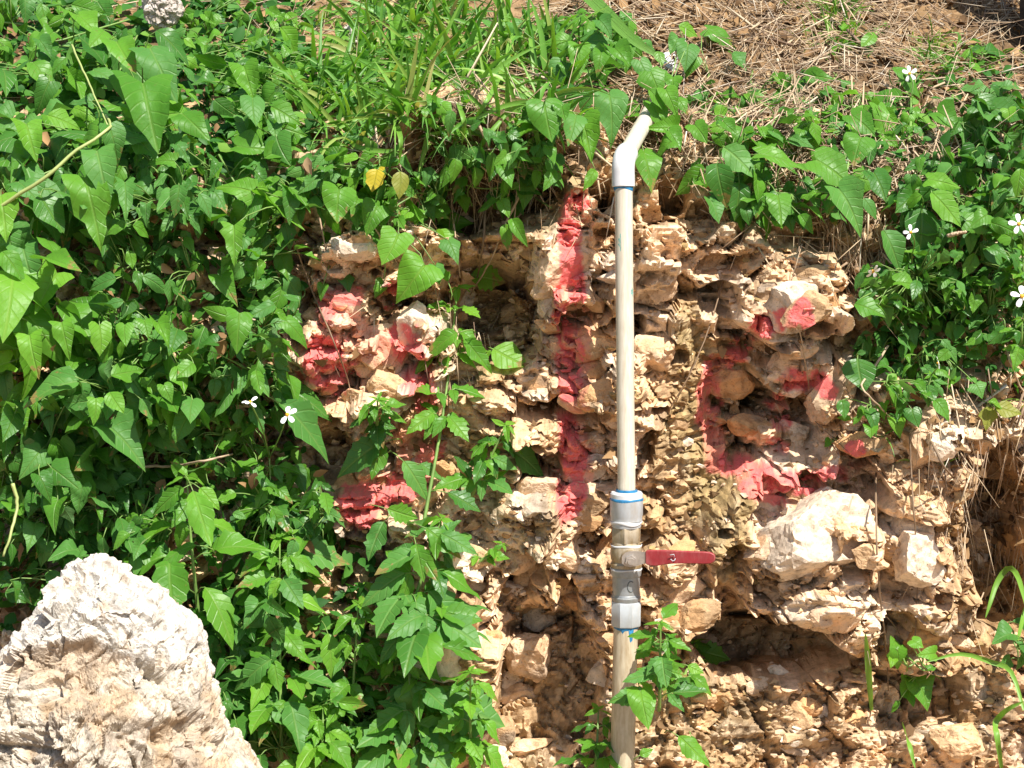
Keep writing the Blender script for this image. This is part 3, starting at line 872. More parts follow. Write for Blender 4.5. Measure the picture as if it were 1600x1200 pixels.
# ---------------------------------------------------------------- plants
def island_material(name, stops, rough=0.7, trans=0.0, spec=.25):
    m, nt, b = new_mat(name)
    geo = N(nt, 'NewGeometry')
    c = ramp(nt, geo.outputs['Random Per Island'], stops)
    nt.links.new(c, b.inputs['Base Color'])
    b.inputs['Roughness'].default_value = rough
    b.inputs['Specular IOR Level'].default_value = spec
    if trans:
        tr = N(nt, 'BsdfTranslucent')
        nt.links.new(mixc(nt, 1.0, c, (1.25, 1.5, .45), 'MULTIPLY'), tr.inputs['Color'])
        mx = N(nt, 'MixShader'); mx.inputs[0].default_value = trans
        nt.links.new(b.outputs[0], mx.inputs[1]); nt.links.new(tr.outputs[0], mx.inputs[2])
        nt.links.new(mx.outputs[0], nt.nodes['Material Output'].inputs['Surface'])
    return m
M['leaf'] = leaf_material('vine_leaf', (.062, .205, .020), (.13, .315, .027), (.14, .28, .09))
M['leaf_blue'] = leaf_material('matt_leaf', (.055, .180, .032), (.10, .26, .045), (.15, .26, .12), .28, .5)
M['leaf_dark'] = leaf_material('deep_green_leaf', (.036, .135, .020), (.07, .205, .028), (.09, .19, .06), .3, .38)
M['leaf_light'] = leaf_material('young_leaf', (.105, .30, .026), (.175, .38, .032), (.20, .36, .10), .4, .45, (.36, .46, .12))
M['leaf_yellow'] = leaf_material('yellowing_leaf', (.50, .36, .02), (.42, .38, .03), (.45, .35, .06), .3, .5, (.16, .22, .03))
M['leaf_olive'] = leaf_material('ageing_leaf', (.18, .22, .03), (.26, .26, .04), (.25, .25, .08), .3, .5)
M['stem'] = plain_material('green_stem', (.16, .27, .06), .5, 0, .35, 30)
M['stem_pale'] = plain_material('pale_vine_stem', (.36, .42, .14), .5, 0, .2, 30)
M['stem_brown'] = plain_material('brown_stem', (.20, .13, .075), .7, 0, .35, 40)
M['twig'] = plain_material('dry_twig', (.42, .31, .20), .75, 0, .35, 60)
M['petal'] = plain_material('white_petal', (.80, .80, .78), .6, 0, .04, 100)
M['disc'] = plain_material('yellow_disc', (.62, .33, .02), .7, 0, .3, 400, .4)
M['grass'] = island_material('grass_blade', [(0, (.07, .20, .025)), (.45, (.13, .31, .04)), (.75, (.21, .38, .055)), (.9, (.30, .38, .09)), (1, (.48, .38, .18))], .45, .3, .4)
M['straw'] = island_material('straw', [(0, (.20, .13, .085)), (.35, (.38, .265, .17)), (.7, (.54, .41, .26)), (.92, (.62, .50, .35)), (1, (.64, .58, .48))], .6)
M['litter'] = island_material('dead_leaf', [(0, (.09, .05, .022)), (.5, (.20, .115, .05)), (.85, (.33, .20, .09)), (1, (.44, .32, .18))], .8)
M['under'] = island_material('small_leaf', [(0, (.025, .10, .018)), (.5, (.05, .17, .025)), (.85, (.09, .25, .035)), (1, (.20, .36, .05))], .5, .3)
M['bark'] = plain_material('dark_bark', (.045, .03, .02), .9, 0, .5, 25, .8)

EDGES = {
    'heart': [(0, 0), (.12, -.13), (.27, -.15), (.38, -.04), (.41, .12), (.38, .30), (.30, .50), (.17, .72), (.06, .90), (0, 1)],
    'arrow': [(0, 0), (.12, -.08), (.26, -.13), (.36, -.06), (.31, .10), (.34, .20), (.28, .36), (.29, .44), (.20, .60), (.13, .76), (.05, .92), (0, 1)],
    'ovate': [(0, 0), (.12, .05), (.25, .16), (.32, .32), (.31, .46), (.25, .62), (.14, .80), (.05, .93), (0, 1)],
    'lance': [(0, 0), (.10, .08), (.19, .20), (.18, .25), (.25, .36), (.23, .42), (.25, .52), (.20, .58), (.19, .68), (.13, .74), (.09, .86), (0, 1)],
    'slim': [(0, 0), (.07, .10), (.13, .25), (.15, .42), (.13, .60), (.08, .80), (0, 1)],
}
def leaf_mesh(kind, rng):
    e = EDGES[kind]; n = len(e)
    droop = rng.uniform(.05, .65); fold = rng.uniform(.0, .55); cup = rng.uniform(-.7, .9); wav = rng.uniform(.02, .14); wf = rng.uniform(5, 10); tw = rng.uniform(-.3, .3)
    tear = .05 if rng.random() < .55 else .22; bend = rng.uniform(-.16, .16); wid = rng.uniform(.86, 1.12)
    v, uv, f = [], [], []
    def put(x, y):
        z = fold * abs(x) - droop * y * y - cup * x * x + wav * math.sin(wf * y + 3 * x) * min(1, abs(x) * 4) + tw * x * y
        v.append((x * wid + bend * y * y, y, z)); uv.append((.5 + x, y))
    for k, (w, ye) in enumerate(e):
        my = k / (n - 1)
        jit = 1 + rng.uniform(-tear, tear * .6)
        for s in (-1, -.5, 0, .5, 1):
            a = abs(s)
            put(math.copysign(w * jit * (a if a < 1 else 1), s) if s else 0, my + (ye - my) * a ** 1.3)
    for k in range(n - 1):
        for j in range(4):
            f.append((k * 5 + j, k * 5 + j + 1, (k + 1) * 5 + j + 1, (k + 1) * 5 + j))
    return pymesh('leaf_' + kind, v, f, True, uv)
LEAF = {}
def leaf_data(kind, mat):
    key = (kind, mat)
    if key not in LEAF:
        base = LEAF.get(kind)
        if base is None:
            base = LEAF[kind] = [leaf_mesh(kind, RNG) for _ in range(14)]
        out = []
        for b in base:
            c = b.copy(); c.materials.clear(); c.materials.append(M[mat]); out.append(c)
        LEAF[key] = out
    return LEAF[key][RNG.integers(14)]

def basis(tip, nrm):
    z = nrm.normalized(); y = tip - z * tip.dot(z)
    if y.length < 1e-4: y = Vector((0, 0, -1)) - z * -z.z
    y.normalize(); x = y.cross(z)
    return Matrix((x, y, z)).transposed()

class Plant:
    def __init__(s, name, label, cat, group, root, stem_mat='stem'):
        s.o = empty(name, root); s.root = Vector(root); s.inv = Matrix.Translation(-s.root)
        tag(s.o, label, cat, group); s.stem = Mesh(); s.sm = stem_mat; s.pts = []
    def leaf(s, P, tip, nrm, size, kind, mat, name='leaf', sx=1.0, petiole=True, to=None):
        if isinstance(mat, (list, tuple)): mat = mat[RNG.integers(len(mat))]
        o = bpy.data.objects.new(name, leaf_data(kind, mat))
        COL.objects.link(o)
        o.parent = s.o
        B3 = basis(tip, nrm)
        o.matrix_basis = Matrix.Translation(P - s.root) @ B3.to_4x4() @ Matrix.Diagonal((size * sx, size, size, 1))
        if petiole:
            y = B3.col[1]
            if to is None and s.pts:
                q = min(s.pts, key=lambda a: (a - P).length_squared)
                to = q if (q - P).length < .25 else None
            if to is None: to = P - y * size * .55 - B3.col[2] * size * .45
            mid = (P + to) / 2 - y * size * .18
            s.stem.tube([P + y * size * .02, P * .6 + mid * .4 - y * size * .08, mid, to], [.0008, .0009, .0011, .0013], 4)
        return o
    def runner(s, pts, r=.0018, n=14):
        q = spline(pts, n)
        s.stem.tube(q, [r * (1 - .35 * i / len(q)) for i in range(len(q))], 5)
        s.pts += q
    def done(s):
        if s.stem.v:
            s.stem.v = [Vector(p) - s.root for p in s.stem.v]
            s.stem.build('stem', M[s.sm], s.o)

def front(px, py, off):
    P, n = hit(px, py)
    return P - ray(px, py) * off

def facing(px, py, jit=.58, up=.55):
    n = -ray(px, py) * .6 + Vector((0, 0, up)) + TO_SUN * .25
    return (n + Vector(RNG.normal(0, jit, 3))).normalized()

def tipdir(px, py, ang, out=.15):          # picture direction, 0 = down, + = to the right
    a = R(ang)
    return (-UP * math.cos(a) + RIGHT * math.sin(a) - ray(px, py) * out).normalized()

SC = CDIST / 3.0 * .001
def vine(name, label, cat, group, regions, n, kinds, size, thick, mats, runners=3, spread=50, stem='stem', lean=0, avoid=None):
    cx, cy = regions[0][:2]
    root, _ = hit(cx, cy)
    p = Plant(name, label, cat, group, root, stem)
    for k in range(runners):
        cx, cy, rx, ry = regions[k % len(regions)]
        a = RNG.uniform(0, math.pi)
        pts = []
        for t in np.linspace(-1, 1, 5):
            x = cx + rx * .85 * t * math.cos(a) + RNG.normal(0, rx * .16); y = cy + ry * .85 * t * math.sin(a) + RNG.normal(0, ry * .16)
            pts.append(front(x, y, RNG.uniform(*thick) * .6))
        p.runner(pts)
    for k in range(n):
        cx, cy, rx, ry = regions[k % len(regions)]
        for _ in range(6):
            a = RNG.uniform(0, 6.283); r = math.sqrt(RNG.random()) * 1.05
            x, y = cx + rx * r * math.cos(a), cy + ry * r * math.sin(a)
            if avoid is None or not avoid(x, y): break
        else: continue
        off = thick[0] + (thick[1] - thick[0]) * RNG.random() ** .8
        P = front(x, y, off)
        sz = (size[0] + (size[1] - size[0]) * RNG.random() ** 1.3) * SC
        p.leaf(P, tipdir(x, y, RNG.normal(lean, spread), RNG.uniform(-.2, .5)), facing(x, y), sz, kinds[RNG.integers(len(kinds))], mats, sx=RNG.uniform(.85, 1.1))
    return p

def hero(p, bx, by_, tx, ty_, kind, mat, off, sx=1.0, jit=.16, up=.35):
    P = front((bx + tx) / 2, (by_ + ty_) / 2, off)
    d = (P - CAM).dot(FWD)
    k = d * VIEW_W / 1600
    L = math.hypot(tx - bx, ty_ - by_) * k * (1.0 if off < .125 else .88)
    tip = (RIGHT * (tx - bx) - UP * (ty_ - by_)).normalized()
    base = P - tip * L * .5
    p.leaf(base, tip - ray(bx, by_) * .12, facing(bx, by_, jit, up), L, kind, mat, sx=sx)

def compound(p, node, out, up, size, mats, kind='lance', three=True):
    out = out.normalized()
    stalk = node + out * size * .35 + up * size * .10
    p.stem.tube([node, (node + stalk) / 2 + up * size * .05, stalk], [.0013, .001, .0009], 4)
    nrm = (up * .75 - FWD * .45 + TO_SUN * .2 + Vector(RNG.normal(0, .22, 3))).normalized()
    tip = (out + Vector((0, 0, -.25)) + Vector(RNG.normal(0, .15, 3))).normalized()
    p.leaf(stalk, tip, nrm, size, kind, mats, 'leaflet', 1.15, False)
    if three:
        side = nrm.cross(out).normalized()
        for s in (-1, 1):
            t = (out * .55 + side * s + Vector((0, 0, -.15))).normalized()
            p.leaf(stalk - out * size * .10, t, (nrm + Vector(RNG.normal(0, .15, 3))).normalized(), size * RNG.uniform(.62, .82), kind, mats, 'leaflet', 1.1, False)

def flower(p, P, face_dir, size, petals=5, missing=()):
    z = face_dir.normalized()
    x = z.cross(Vector((.2, .1, 1))).normalized(); y = z.cross(x)
    v, f = [(0, 0, size * .16)], []
    for k in range(10):
        a = k * .628
        v.append((math.cos(a) * size * .2, math.sin(a) * size * .2, size * .10))
    for k in range(10):
        a = k * .628
        v.append((math.cos(a) * size * .16, math.sin(a) * size * .16, -size * .2))
    for k in range(10):
        k2 = (k + 1) % 10
        f.append((0, 1 + k, 1 + k2)); f.append((1 + k, 11 + k, 11 + k2, 1 + k2))
    o = link('flower', pymesh('flower', v, f, True), M['disc'], p.o)
    o.matrix_basis = Matrix.Translation(P - p.root) @ Matrix((x, y, z)).transposed().to_4x4()
    pv = [(.15, -.08, 0), (.15, .08, 0), (.6, -.24, .06), (.6, 0, .02), (.6, .24, .06), (.9, -.22, 0), (.95, 0, .03), (.9, .22, 0), (1.03, -.1, -.03), (1.03, .1, -.03)]
    pf = [(0, 2, 3), (0, 3, 1), (1, 3, 4), (2, 5, 6, 3), (3, 6, 7, 4), (5, 8, 6), (6, 8, 9), (6, 9, 7)]
    m = pymesh('petal', [tuple(q * size for q in a) for a in pv], pf, True)
    m.materials.append(M['petal'])
    for k in range(petals):
        if k in missing: continue
        c = bpy.data.objects.new('petal', m); COL.objects.link(c); c.parent = o
        c.matrix_basis = Matrix.Rotation(k * 2 * math.pi / petals + RNG.normal(0, .1), 4, 'Z') @ Matrix.Rotation(RNG.normal(-.05, .18), 4, 'Y')

def herb(name, label, cat, group, base, top, off0, off1, nodes, size, mats, flowers=(), three=True, kind='lance', bend=0, stem='stem', start=.12, tipmat='leaf_light', extra=()):
    P0 = front(*base, off0); P1 = front(*top, off1)
    p = Plant(name, label, cat, group, P0, stem)
    mid = (P0 + P1) / 2 + Vector((bend * .001, -.01, 0))
    path = spline([P0, mid, P1], 20)
    p.stem.tube(path, [.0032 * (1 - .6 * i / 20) for i in range(21)], 6)
    yaw = RNG.uniform(0, 3.1)
    for k in range(nodes):
        t = start + (1 - start) * (k + .3) / nodes
        node = path[min(20, int(t * 20))]
        sz = size * SC * (1 - .45 * t) * RNG.uniform(.85, 1.15)
        for s in (0, math.pi):
            a = yaw + s
            out = Vector((math.cos(a), -abs(math.sin(a)) * .9 if s == 0 else math.sin(a) * .5, RNG.uniform(.0, .35)))
            compound(p, node, out, Vector((0, 0, 1)), sz, mats, kind, three)
        yaw += 1.2 + RNG.normal(0, .3)
    for k in range(5):
        a = k * 1.26 + yaw
        out = Vector((math.cos(a), math.sin(a), .5))
        p.leaf(path[-1], out, Vector((0, -.4, 1)) + Vector(RNG.normal(0, .3, 3)), size * SC * RNG.uniform(.28, .5), 'slim', tipmat, 'leaflet', 1.4, False)
    for (fx, fy, s, face_) in flowers:
        F = front(fx, fy, off1 + .05)
        p.stem.tube(spline([path[-2], (path[-2] + F) / 2 + Vector((.004, -.004, .004)), F], 6), .0011, 5)
        flower(p, F, (Vector(face_) + Vector(RNG.normal(0, .2, 3))), s * SC * RNG.uniform(.72, .9), 5, (int(RNG.integers(8)),))
    return p

VG = 'creepers covering the bank'
HG = 'upright leafy herbs'
def plant(fn, *a, heroes=(), **k):
    p = fn(*a, **k)
    for h in heroes: hero(p, *h)
    p.done()
    return p
G1 = ['leaf', 'leaf', 'leaf_blue', 'leaf_dark']
G2 = ['leaf_blue', 'leaf_blue', 'leaf_dark', 'leaf']
G3 = ['leaf_light', 'leaf', 'leaf', 'leaf_blue']
G4 = ['leaf_dark', 'leaf_dark', 'leaf_blue']
def V(label, regions, n, kinds, size, thick, mats, heroes=(), **k):
    if n > 30:
        n = min(290, int(n * 1.4)); size = (size[0] * .72, size[1] * .84)
    return plant(vine, 'creeper', label, 'creeper', VG, regions, n, kinds, size, thick, mats, heroes=heroes, **k)

# left mass, top to bottom
V('creeper with crinkled toothed leaves in the top left corner', [(90, 60, 120, 80)], 62, ['arrow', 'ovate'], (40, 85), (.03, .17), G1,
  [(120, 20, 150, 75, 'heart', 'leaf_light', .17), (60, 60, 85, 95, 'heart', 'leaf_blue', .17), (165, 45, 140, 95, 'arrow', 'leaf_light', .17)])
V('broad-leaved vine whose largest blade hangs below the pale stone', [(200, 140, 90, 90)], 34, ['arrow'], (50, 90), (.05, .16), G3,
  [(222, 122, 242, 258, 'arrow', 'leaf', .20, 1.0, .08), (180, 60, 210, 145, 'arrow', 'leaf_light', .20), (232, 70, 272, 172, 'arrow', 'leaf_blue', .19, .9),
   (240, 45, 305, 92, 'ovate', 'leaf_dark', .19, 1.0, .1), (195, 160, 220, 198, 'arrow', 'leaf_light', .22), (170, 195, 190, 255, 'heart', 'leaf_blue', .19),
   (40, 190, 55, 262, 'arrow', 'leaf_light', .2), (70, 180, 130, 185, 'ovate', 'leaf_light', .2)])
V('small-leaved bright creeper right of the pale stone', [(370, 60, 95, 70), (420, 120, 70, 60)], 135, ['ovate', 'heart'], (22, 42), (.02, .13), G3, [(435, 40, 482, 80, 'ovate', 'leaf_light', .13)])
V('creeper with broad folded leaves left of the dry grass', [(400, 160, 70, 80)], 40, ['heart', 'ovate'], (40, 70), (.03, .14), G1,
  [(380, 100, 400, 165, 'heart', 'leaf', .14), (395, 150, 390, 212, 'heart', 'leaf_blue', .15), (420, 165, 475, 190, 'ovate', 'leaf', .15), (410, 250, 460, 205, 'ovate', 'leaf', .14)])
V('dense vine behind the long pale arching stem', [(70, 270, 95, 100)], 40, ['arrow', 'heart'], (50, 100), (.04, .14), ['leaf', 'leaf_dark', 'leaf_blue'],
  [(130, 270, 165, 395, 'arrow', 'leaf', .17, .8), (60, 300, 95, 372, 'ovate', 'leaf_dark', .15), (0, 300, 15, 385, 'arrow', 'leaf_light', .18), (150, 230, 170, 325, 'arrow', 'leaf_blue', .17)])
V('leafy creeper with paired oval leaves and a small yellow bud', [(240, 280, 95, 80)], 58, ['ovate', 'arrow'], (32, 62), (.03, .15), G2,
  [(195, 280, 200, 355, 'arrow', 'leaf_blue', .17, .8), (200, 350, 165, 360, 'ovate', 'leaf', .18), (205, 352, 245, 352, 'ovate', 'leaf', .18), (280, 285, 278, 340, 'ovate', 'leaf_blue', .18)])
V('creeper with a yellow-tipped leaf beside the dark rock', [(390, 300, 85, 60)], 40, ['ovate', 'arrow'], (35, 65), (.03, .14), G1,
  [(400, 302, 480, 368, 'arrow', 'leaf_light', .16, .7), (395, 300, 335, 275, 'arrow', 'leaf_light', .16), (400, 295, 430, 280, 'ovate', 'leaf_light', .16), (310, 300, 335, 340, 'ovate', 'leaf_blue', .16), (330, 295, 360, 335, 'ovate', 'leaf_blue', .16),
   (365, 348, 372, 420, 'arrow', 'leaf', .17, 1.0)])
V('bright crinkled vine hanging at the left edge', [(35, 480, 65, 110)], 26, ['arrow'], (55, 95), (.06, .17), G3,
  [(20, 420, 15, 550, 'arrow', 'leaf_light', .2), (45, 520, 60, 590, 'arrow', 'leaf_light', .2), (95, 500, 110, 560, 'arrow', 'leaf', .19), (0, 390, 45, 440, 'ovate', 'leaf', .2)])
V('creeper with small paired leaves on a thin upright stem', [(220, 420, 95, 75)], 62, ['ovate'], (30, 52), (.03, .13), G2,
  [(200, 390, 212, 420, 'ovate', 'leaf', .16), (185, 435, 135, 445, 'ovate', 'leaf_blue', .15), (220, 430, 268, 448, 'ovate', 'leaf_blue', .15), (195, 470, 160, 480, 'ovate', 'leaf_blue', .15)])
V('creeper with toothed leaves left of the red nine', [(410, 440, 65, 90)], 46, ['ovate', 'lance', 'heart'], (32, 62), (.02, .12), G1,
  [(375, 485, 365, 555, 'arrow', 'leaf', .14), (445, 500, 490, 535, 'arrow', 'leaf', .13), (470, 470, 440, 460, 'ovate', 'leaf_blue', .13)])
V('heart-leaved creeper with a row of pale pointed leaves', [(210, 540, 125, 65)], 62, ['heart', 'ovate'], (38, 68), (.04, .15), G1,
  [(155, 505, 163, 560, 'heart', 'leaf_light', .18), (195, 505, 195, 548, 'heart', 'leaf_light', .18), (245, 500, 262, 560, 'heart', 'leaf', .18, .7), (225, 498, 228, 535, 'heart', 'leaf', .18)])
V('creeper with big flat leaves spread like wings', [(190, 610, 120, 55)], 40, ['heart', 'ovate'], (50, 80), (.06, .17), G2,
  [(130, 595, 35, 618, 'ovate', 'leaf_blue', .2, 1.1), (120, 590, 85, 565, 'ovate', 'leaf_blue', .2), (170, 590, 225, 545, 'ovate', 'leaf', .2), (205, 590, 278, 612, 'slim', 'leaf', .19), (255, 600, 268, 632, 'heart', 'leaf', .19)])
V('creeper with dull leaves hanging beside the white daisies', [(380, 590, 75, 70)], 44, ['ovate', 'heart', 'lance'], (32, 62), (.02, .12), G2,
  [(395, 570, 412, 630, 'slim', 'leaf_blue', .14, 1.5), (430, 625, 525, 700, 'lance', 'leaf_blue', .14, 1.0, .1), (335, 590, 335, 625, 'ovate', 'leaf_blue', .13), (440, 605, 520, 640, 'ovate', 'leaf_dark', .12)])
V('vine with round leaves at the left edge above the boulder', [(60, 700, 85, 90)], 58, ['heart'], (38, 66), (.04, .15), G1,
  [(25, 640, 45, 680, 'heart', 'leaf_light', .17), (110, 620, 140, 665, 'heart', 'leaf_dark', .17), (150, 620, 150, 665, 'arrow', 'leaf_light', .17), (60, 740, 80, 785, 'heart', 'leaf_dark', .16)])
V('creeper with one large smooth leaf in the middle of the mass', [(215, 690, 90, 65)], 46, ['heart', 'ovate'], (36, 64), (.03, .14), G2,
  [(160, 660, 240, 722, 'heart', 'leaf_blue', .18, .95, .08), (145, 670, 150, 700, 'heart', 'leaf', .17), (170, 610, 190, 655, 'ovate', 'leaf_light', .18), (300, 640, 268, 690, 'ovate', 'leaf', .15), (250, 665, 225, 650, 'ovate', 'leaf', .16)])
V('leafy creeper in front of the reddish rock at mid left', [(340, 690, 75, 65)], 52, ['ovate', 'lance'], (26, 52), (.02, .12), G1)
V('dark round-leaved vine left of the boulder crest', [(60, 850, 80, 90)], 62, ['heart', 'ovate'], (34, 58), (.04, .14), G4, [(75, 845, 65, 885, 'heart', 'leaf_blue', .16)])
V('bushy creeper right above the boulder crest', [(190, 800, 90, 70)], 84, ['ovate', 'heart'], (24, 52), (.03, .14), G2)
V('shaded creeper behind the right flank of the boulder', [(370, 1020, 70, 120)], 76, ['heart', 'ovate'], (36, 62), (.02, .13), G4, [(335, 1085, 330, 1120, 'heart', 'leaf_blue', .14)])
V('creeper filling the gap below the yellow-centred daisies', [(440, 800, 80, 80)], 66, ['ovate', 'lance'], (30, 58), (.02, .12), G1)
V('low creeper at the bottom edge left of the fissure', [(480, 1150, 100, 60)], 66, ['ovate', 'lance'], (30, 60), (.02, .12), G1)
V('low creeper under the toothed herbs at bottom centre', [(590, 1090, 80, 90)], 40, ['lance', 'heart'], (36, 64), (.02, .10), G2)

# left herbs
def H(label, base, top, off0, off1, nodes, size, mats, heroes=(), **k):
    return plant(herb, 'leafy_herb', label, 'herb', HG, base, top, off0, off1, nodes, size, mats, heroes=heroes, **k)
H('herb with large drooping bright leaves above the boulder', (310, 960), (292, 745), .10, .17, 4, 92, ['leaf', 'leaf_light', 'leaf'], three=False, kind='lance',
  heroes=[(300, 760, 325, 870, 'lance', 'leaf_light', .2, .95, .06), (290, 760, 240, 800, 'lance', 'leaf', .2), (310, 760, 345, 800, 'ovate', 'leaf_light', .19), (265, 870, 262, 975, 'lance', 'leaf', .24, 1.2, .08), (310, 850, 250, 880, 'lance', 'leaf', .21)])
H('daisy herb with white flowers left of the red nine', (440, 1010), (420, 700), .08, .13, 8, 66, G1, flowers=[(449, 648, 18, (-.1, -1, .5)), (391, 628, 15, (0, -.5, 1))])
H('pale-tipped herb on a tall stem at lower left', (440, 1190), (437, 840), .07, .14, 8, 78, G3, heroes=[(512, 985, 515, 1058, 'lance', 'leaf_light', .15, 1.2, .08), (440, 880, 500, 850, 'lance', 'leaf', .15), (450, 860, 560, 852, 'lance', 'leaf_blue', .15)])
H('short herb with clustered shoots between boulder and fissure', (545, 1200), (560, 945), .06, .10, 7, 62, G3)
H('young bright herb by the foot of the boulder', (505, 1210), (505, 1105), .08, .12, 4, 60, ['leaf_light', 'leaf'])
H('toothed herb crossing the tail of the red nine', (640, 960), (690, 810), .05, .09, 4, 96, G2,
  heroes=[(600, 690, 535, 735, 'lance', 'leaf_blue', .09, 1.2, .08), (598, 692, 585, 748, 'lance', 'leaf', .09, 1.2, .08), (630, 720, 668, 775, 'lance', 'leaf_blue', .09, 1.2), (655, 725, 690, 750, 'lance', 'leaf_blue', .09, 1.2), (600, 815, 580, 875, 'lance', 'leaf_blue', .09, 1.2),
          (605, 795, 655, 810, 'lance', 'leaf', .09, 1.2), (700, 770, 750, 800, 'lance', 'leaf_dark', .09, 1.1), (665, 825, 715, 870, 'lance', 'leaf', .09, 1.1), (650, 850, 660, 905, 'lance', 'leaf', .09, 1.2)])
H('tall thin-stemmed herb rising between the nine and the one', (660, 830), (715, 450), .03, .06, 5, 62, ['leaf', 'leaf', 'leaf_light'], start=.45, bend=6,
  heroes=[(715, 520, 665, 550, 'lance', 'leaf', .07, 1.1), (725, 530, 765, 580, 'lance', 'leaf', .07, .9), (735, 430, 790, 440, 'lance', 'leaf_light', .07, 1.6), (700, 440, 690, 400, 'lance', 'leaf_light', .07, 1.4)])
H('herb with one long leaf pointing at the red one', (735, 780), (790, 665), .03, .06, 3, 58, G1, heroes=[(790, 700, 862, 728, 'lance', 'leaf_blue', .07, 1.2, .08), (780, 690, 735, 690, 'lance', 'leaf', .07), (760, 700, 740, 735, 'lance', 'leaf_light', .07)])
H('dark small herb sprouting inside the red nine', (590, 680), (590, 625), .02, .05, 3, 46, ['leaf', 'leaf_dark'])
H('broad toothed herb left of the fissure at the bottom', (645, 1190), (650, 1060), .05, .10, 4, 104, G2,
  heroes=[(680, 1090, 792, 1130, 'lance', 'leaf_blue', .11, 1.5, .06), (650, 1130, 745, 1170, 'lance', 'leaf', .11, 1.1), (600, 1080, 560, 1110, 'lance', 'leaf_blue', .1, 1.5), (610, 1090, 620, 1150, 'lance', 'leaf_blue', .1, 1.5)])
H('toothed herb hanging over the lit left wall of the fissure', (655, 1010), (690, 950), .05, .10, 3, 96, G2,
  heroes=[(690, 960, 755, 955, 'lance', 'leaf', .11, 1.3, .08), (690, 970, 755, 1010, 'lance', 'leaf_blue', .11, 1.5, .08), (690, 1010, 760, 1015, 'lance', 'leaf', .11, .8), (650, 940, 640, 985, 'lance', 'leaf_blue', .1, 1.4)])
H('small bright sprig at the corner above the fissure', (745, 880), (785, 850), .02, .05, 2, 40, ['leaf_light', 'leaf'])
H('herb at the right of the bottom with fresh shoots', (735, 1200), (735, 1050), .04, .09, 5, 58, ['leaf', 'leaf_light'])

# centre creepers over the rock
V('round heart-leaved creeper trailing above the red nine', [(600, 350, 110, 40)], 14, ['heart'], (34, 54), (.02, .05), ['leaf', 'leaf_light'],
  [(590, 322, 568, 364, 'heart', 'leaf', .11, 1.25, .06, .15), (622, 366, 605, 420, 'heart', 'leaf_light', .11, 1.25, .06, .15), (664, 414, 628, 468, 'heart', 'leaf_light', .11, 1.25, .06, .15), (530, 296, 520, 352, 'heart', 'leaf', .10, 1.2, .06, .15), (560, 310, 545, 340, 'heart', 'leaf', .05),
   (680, 415, 690, 447, 'heart', 'leaf_blue', .06), (690, 350, 740, 345, 'heart', 'leaf', .06), (700, 375, 715, 415, 'heart', 'leaf_blue', .06, .9), (685, 300, 680, 340, 'heart', 'leaf_blue', .06), (600, 440, 590, 470, 'heart', 'leaf', .05),
   (505, 445, 500, 468, 'heart', 'leaf', .05), (540, 430, 545, 460, 'heart', 'leaf_dark', .05), (640, 340, 630, 350, 'heart', 'leaf', .04)])
V('yellow and green autumn-coloured creeper under the grass', [(600, 285, 40, 14)], 3, ['ovate'], (24, 34), (.03, .06), ['leaf'],
  [(590, 262, 582, 305, 'ovate', 'leaf_yellow', .15, 1.3, .08), (625, 265, 628, 312, 'ovate', 'leaf_olive', .13, 1.2, .08), (600, 268, 592, 250, 'ovate', 'leaf_yellow', .14)])
V('two-leaved vine shoot hanging left of the red one', [(795, 365, 12, 12)], 0, ['heart'], (20, 30), (.02, .04), ['leaf'],
  [(790, 350, 795, 392, 'ovate', 'leaf_light', .05, .8), (800, 342, 818, 385, 'ovate', 'leaf', .05, .8)], runners=1)
V('single pale leaf sprouting from the dark hollow', [(775, 550, 10, 8)], 0, ['heart'], (20, 30), (.02, .04), ['leaf'],
  [(770, 545, 820, 578, 'ovate', 'leaf_light', .09, 1.25, .06), (768, 548, 758, 558, 'ovate', 'leaf_light', .09)], runners=1)
V('dark vine leaves hanging over the top of the red one', [(815, 290, 45, 40)], 8, ['heart', 'ovate'], (36, 54), (.03, .07), ['leaf', 'leaf_dark'],
  [(820, 280, 822, 325, 'ovate', 'leaf', .08), (795, 300, 775, 308, 'ovate', 'leaf', .08)])
V('broad heart-leaved vine hanging left of the pipe elbow', [(880, 190, 60, 50)], 13, ['heart', 'ovate'], (40, 66), (.03, .10), ['leaf', 'leaf_blue', 'leaf_dark'],
  [(950, 140, 962, 225, 'heart', 'leaf_blue', .13, .85, .06), (910, 185, 925, 258, 'heart', 'leaf', .12, .9), (850, 160, 858, 225, 'heart', 'leaf', .12, 1.1), (878, 165, 882, 197, 'heart', 'leaf', .12, 1.1), (900, 180, 892, 235, 'arrow', 'leaf_blue', .12),
   (930, 265, 912, 300, 'ovate', 'leaf_light', .11, .8), (905, 70, 905, 130, 'arrow', 'leaf', .12, .8), (870, 240, 850, 280, 'heart', 'leaf_dark', .1)])
V('vine climbing up over the slope behind the pipe elbow', [(930, 60, 75, 55)], 34, ['heart', 'arrow'], (40, 66), (.03, .12), ['leaf', 'leaf_blue', 'leaf'],
  [(935, 30, 960, 60, 'heart', 'leaf_blue', .14, 1.1), (940, 80, 930, 120, 'heart', 'leaf', .13), (800, 35, 820, 60, 'heart', 'leaf_blue', .12, 1.1), (960, 75, 985, 120, 'heart', 'leaf', .12), (990, 60, 1005, 85, 'heart', 'leaf', .1)])
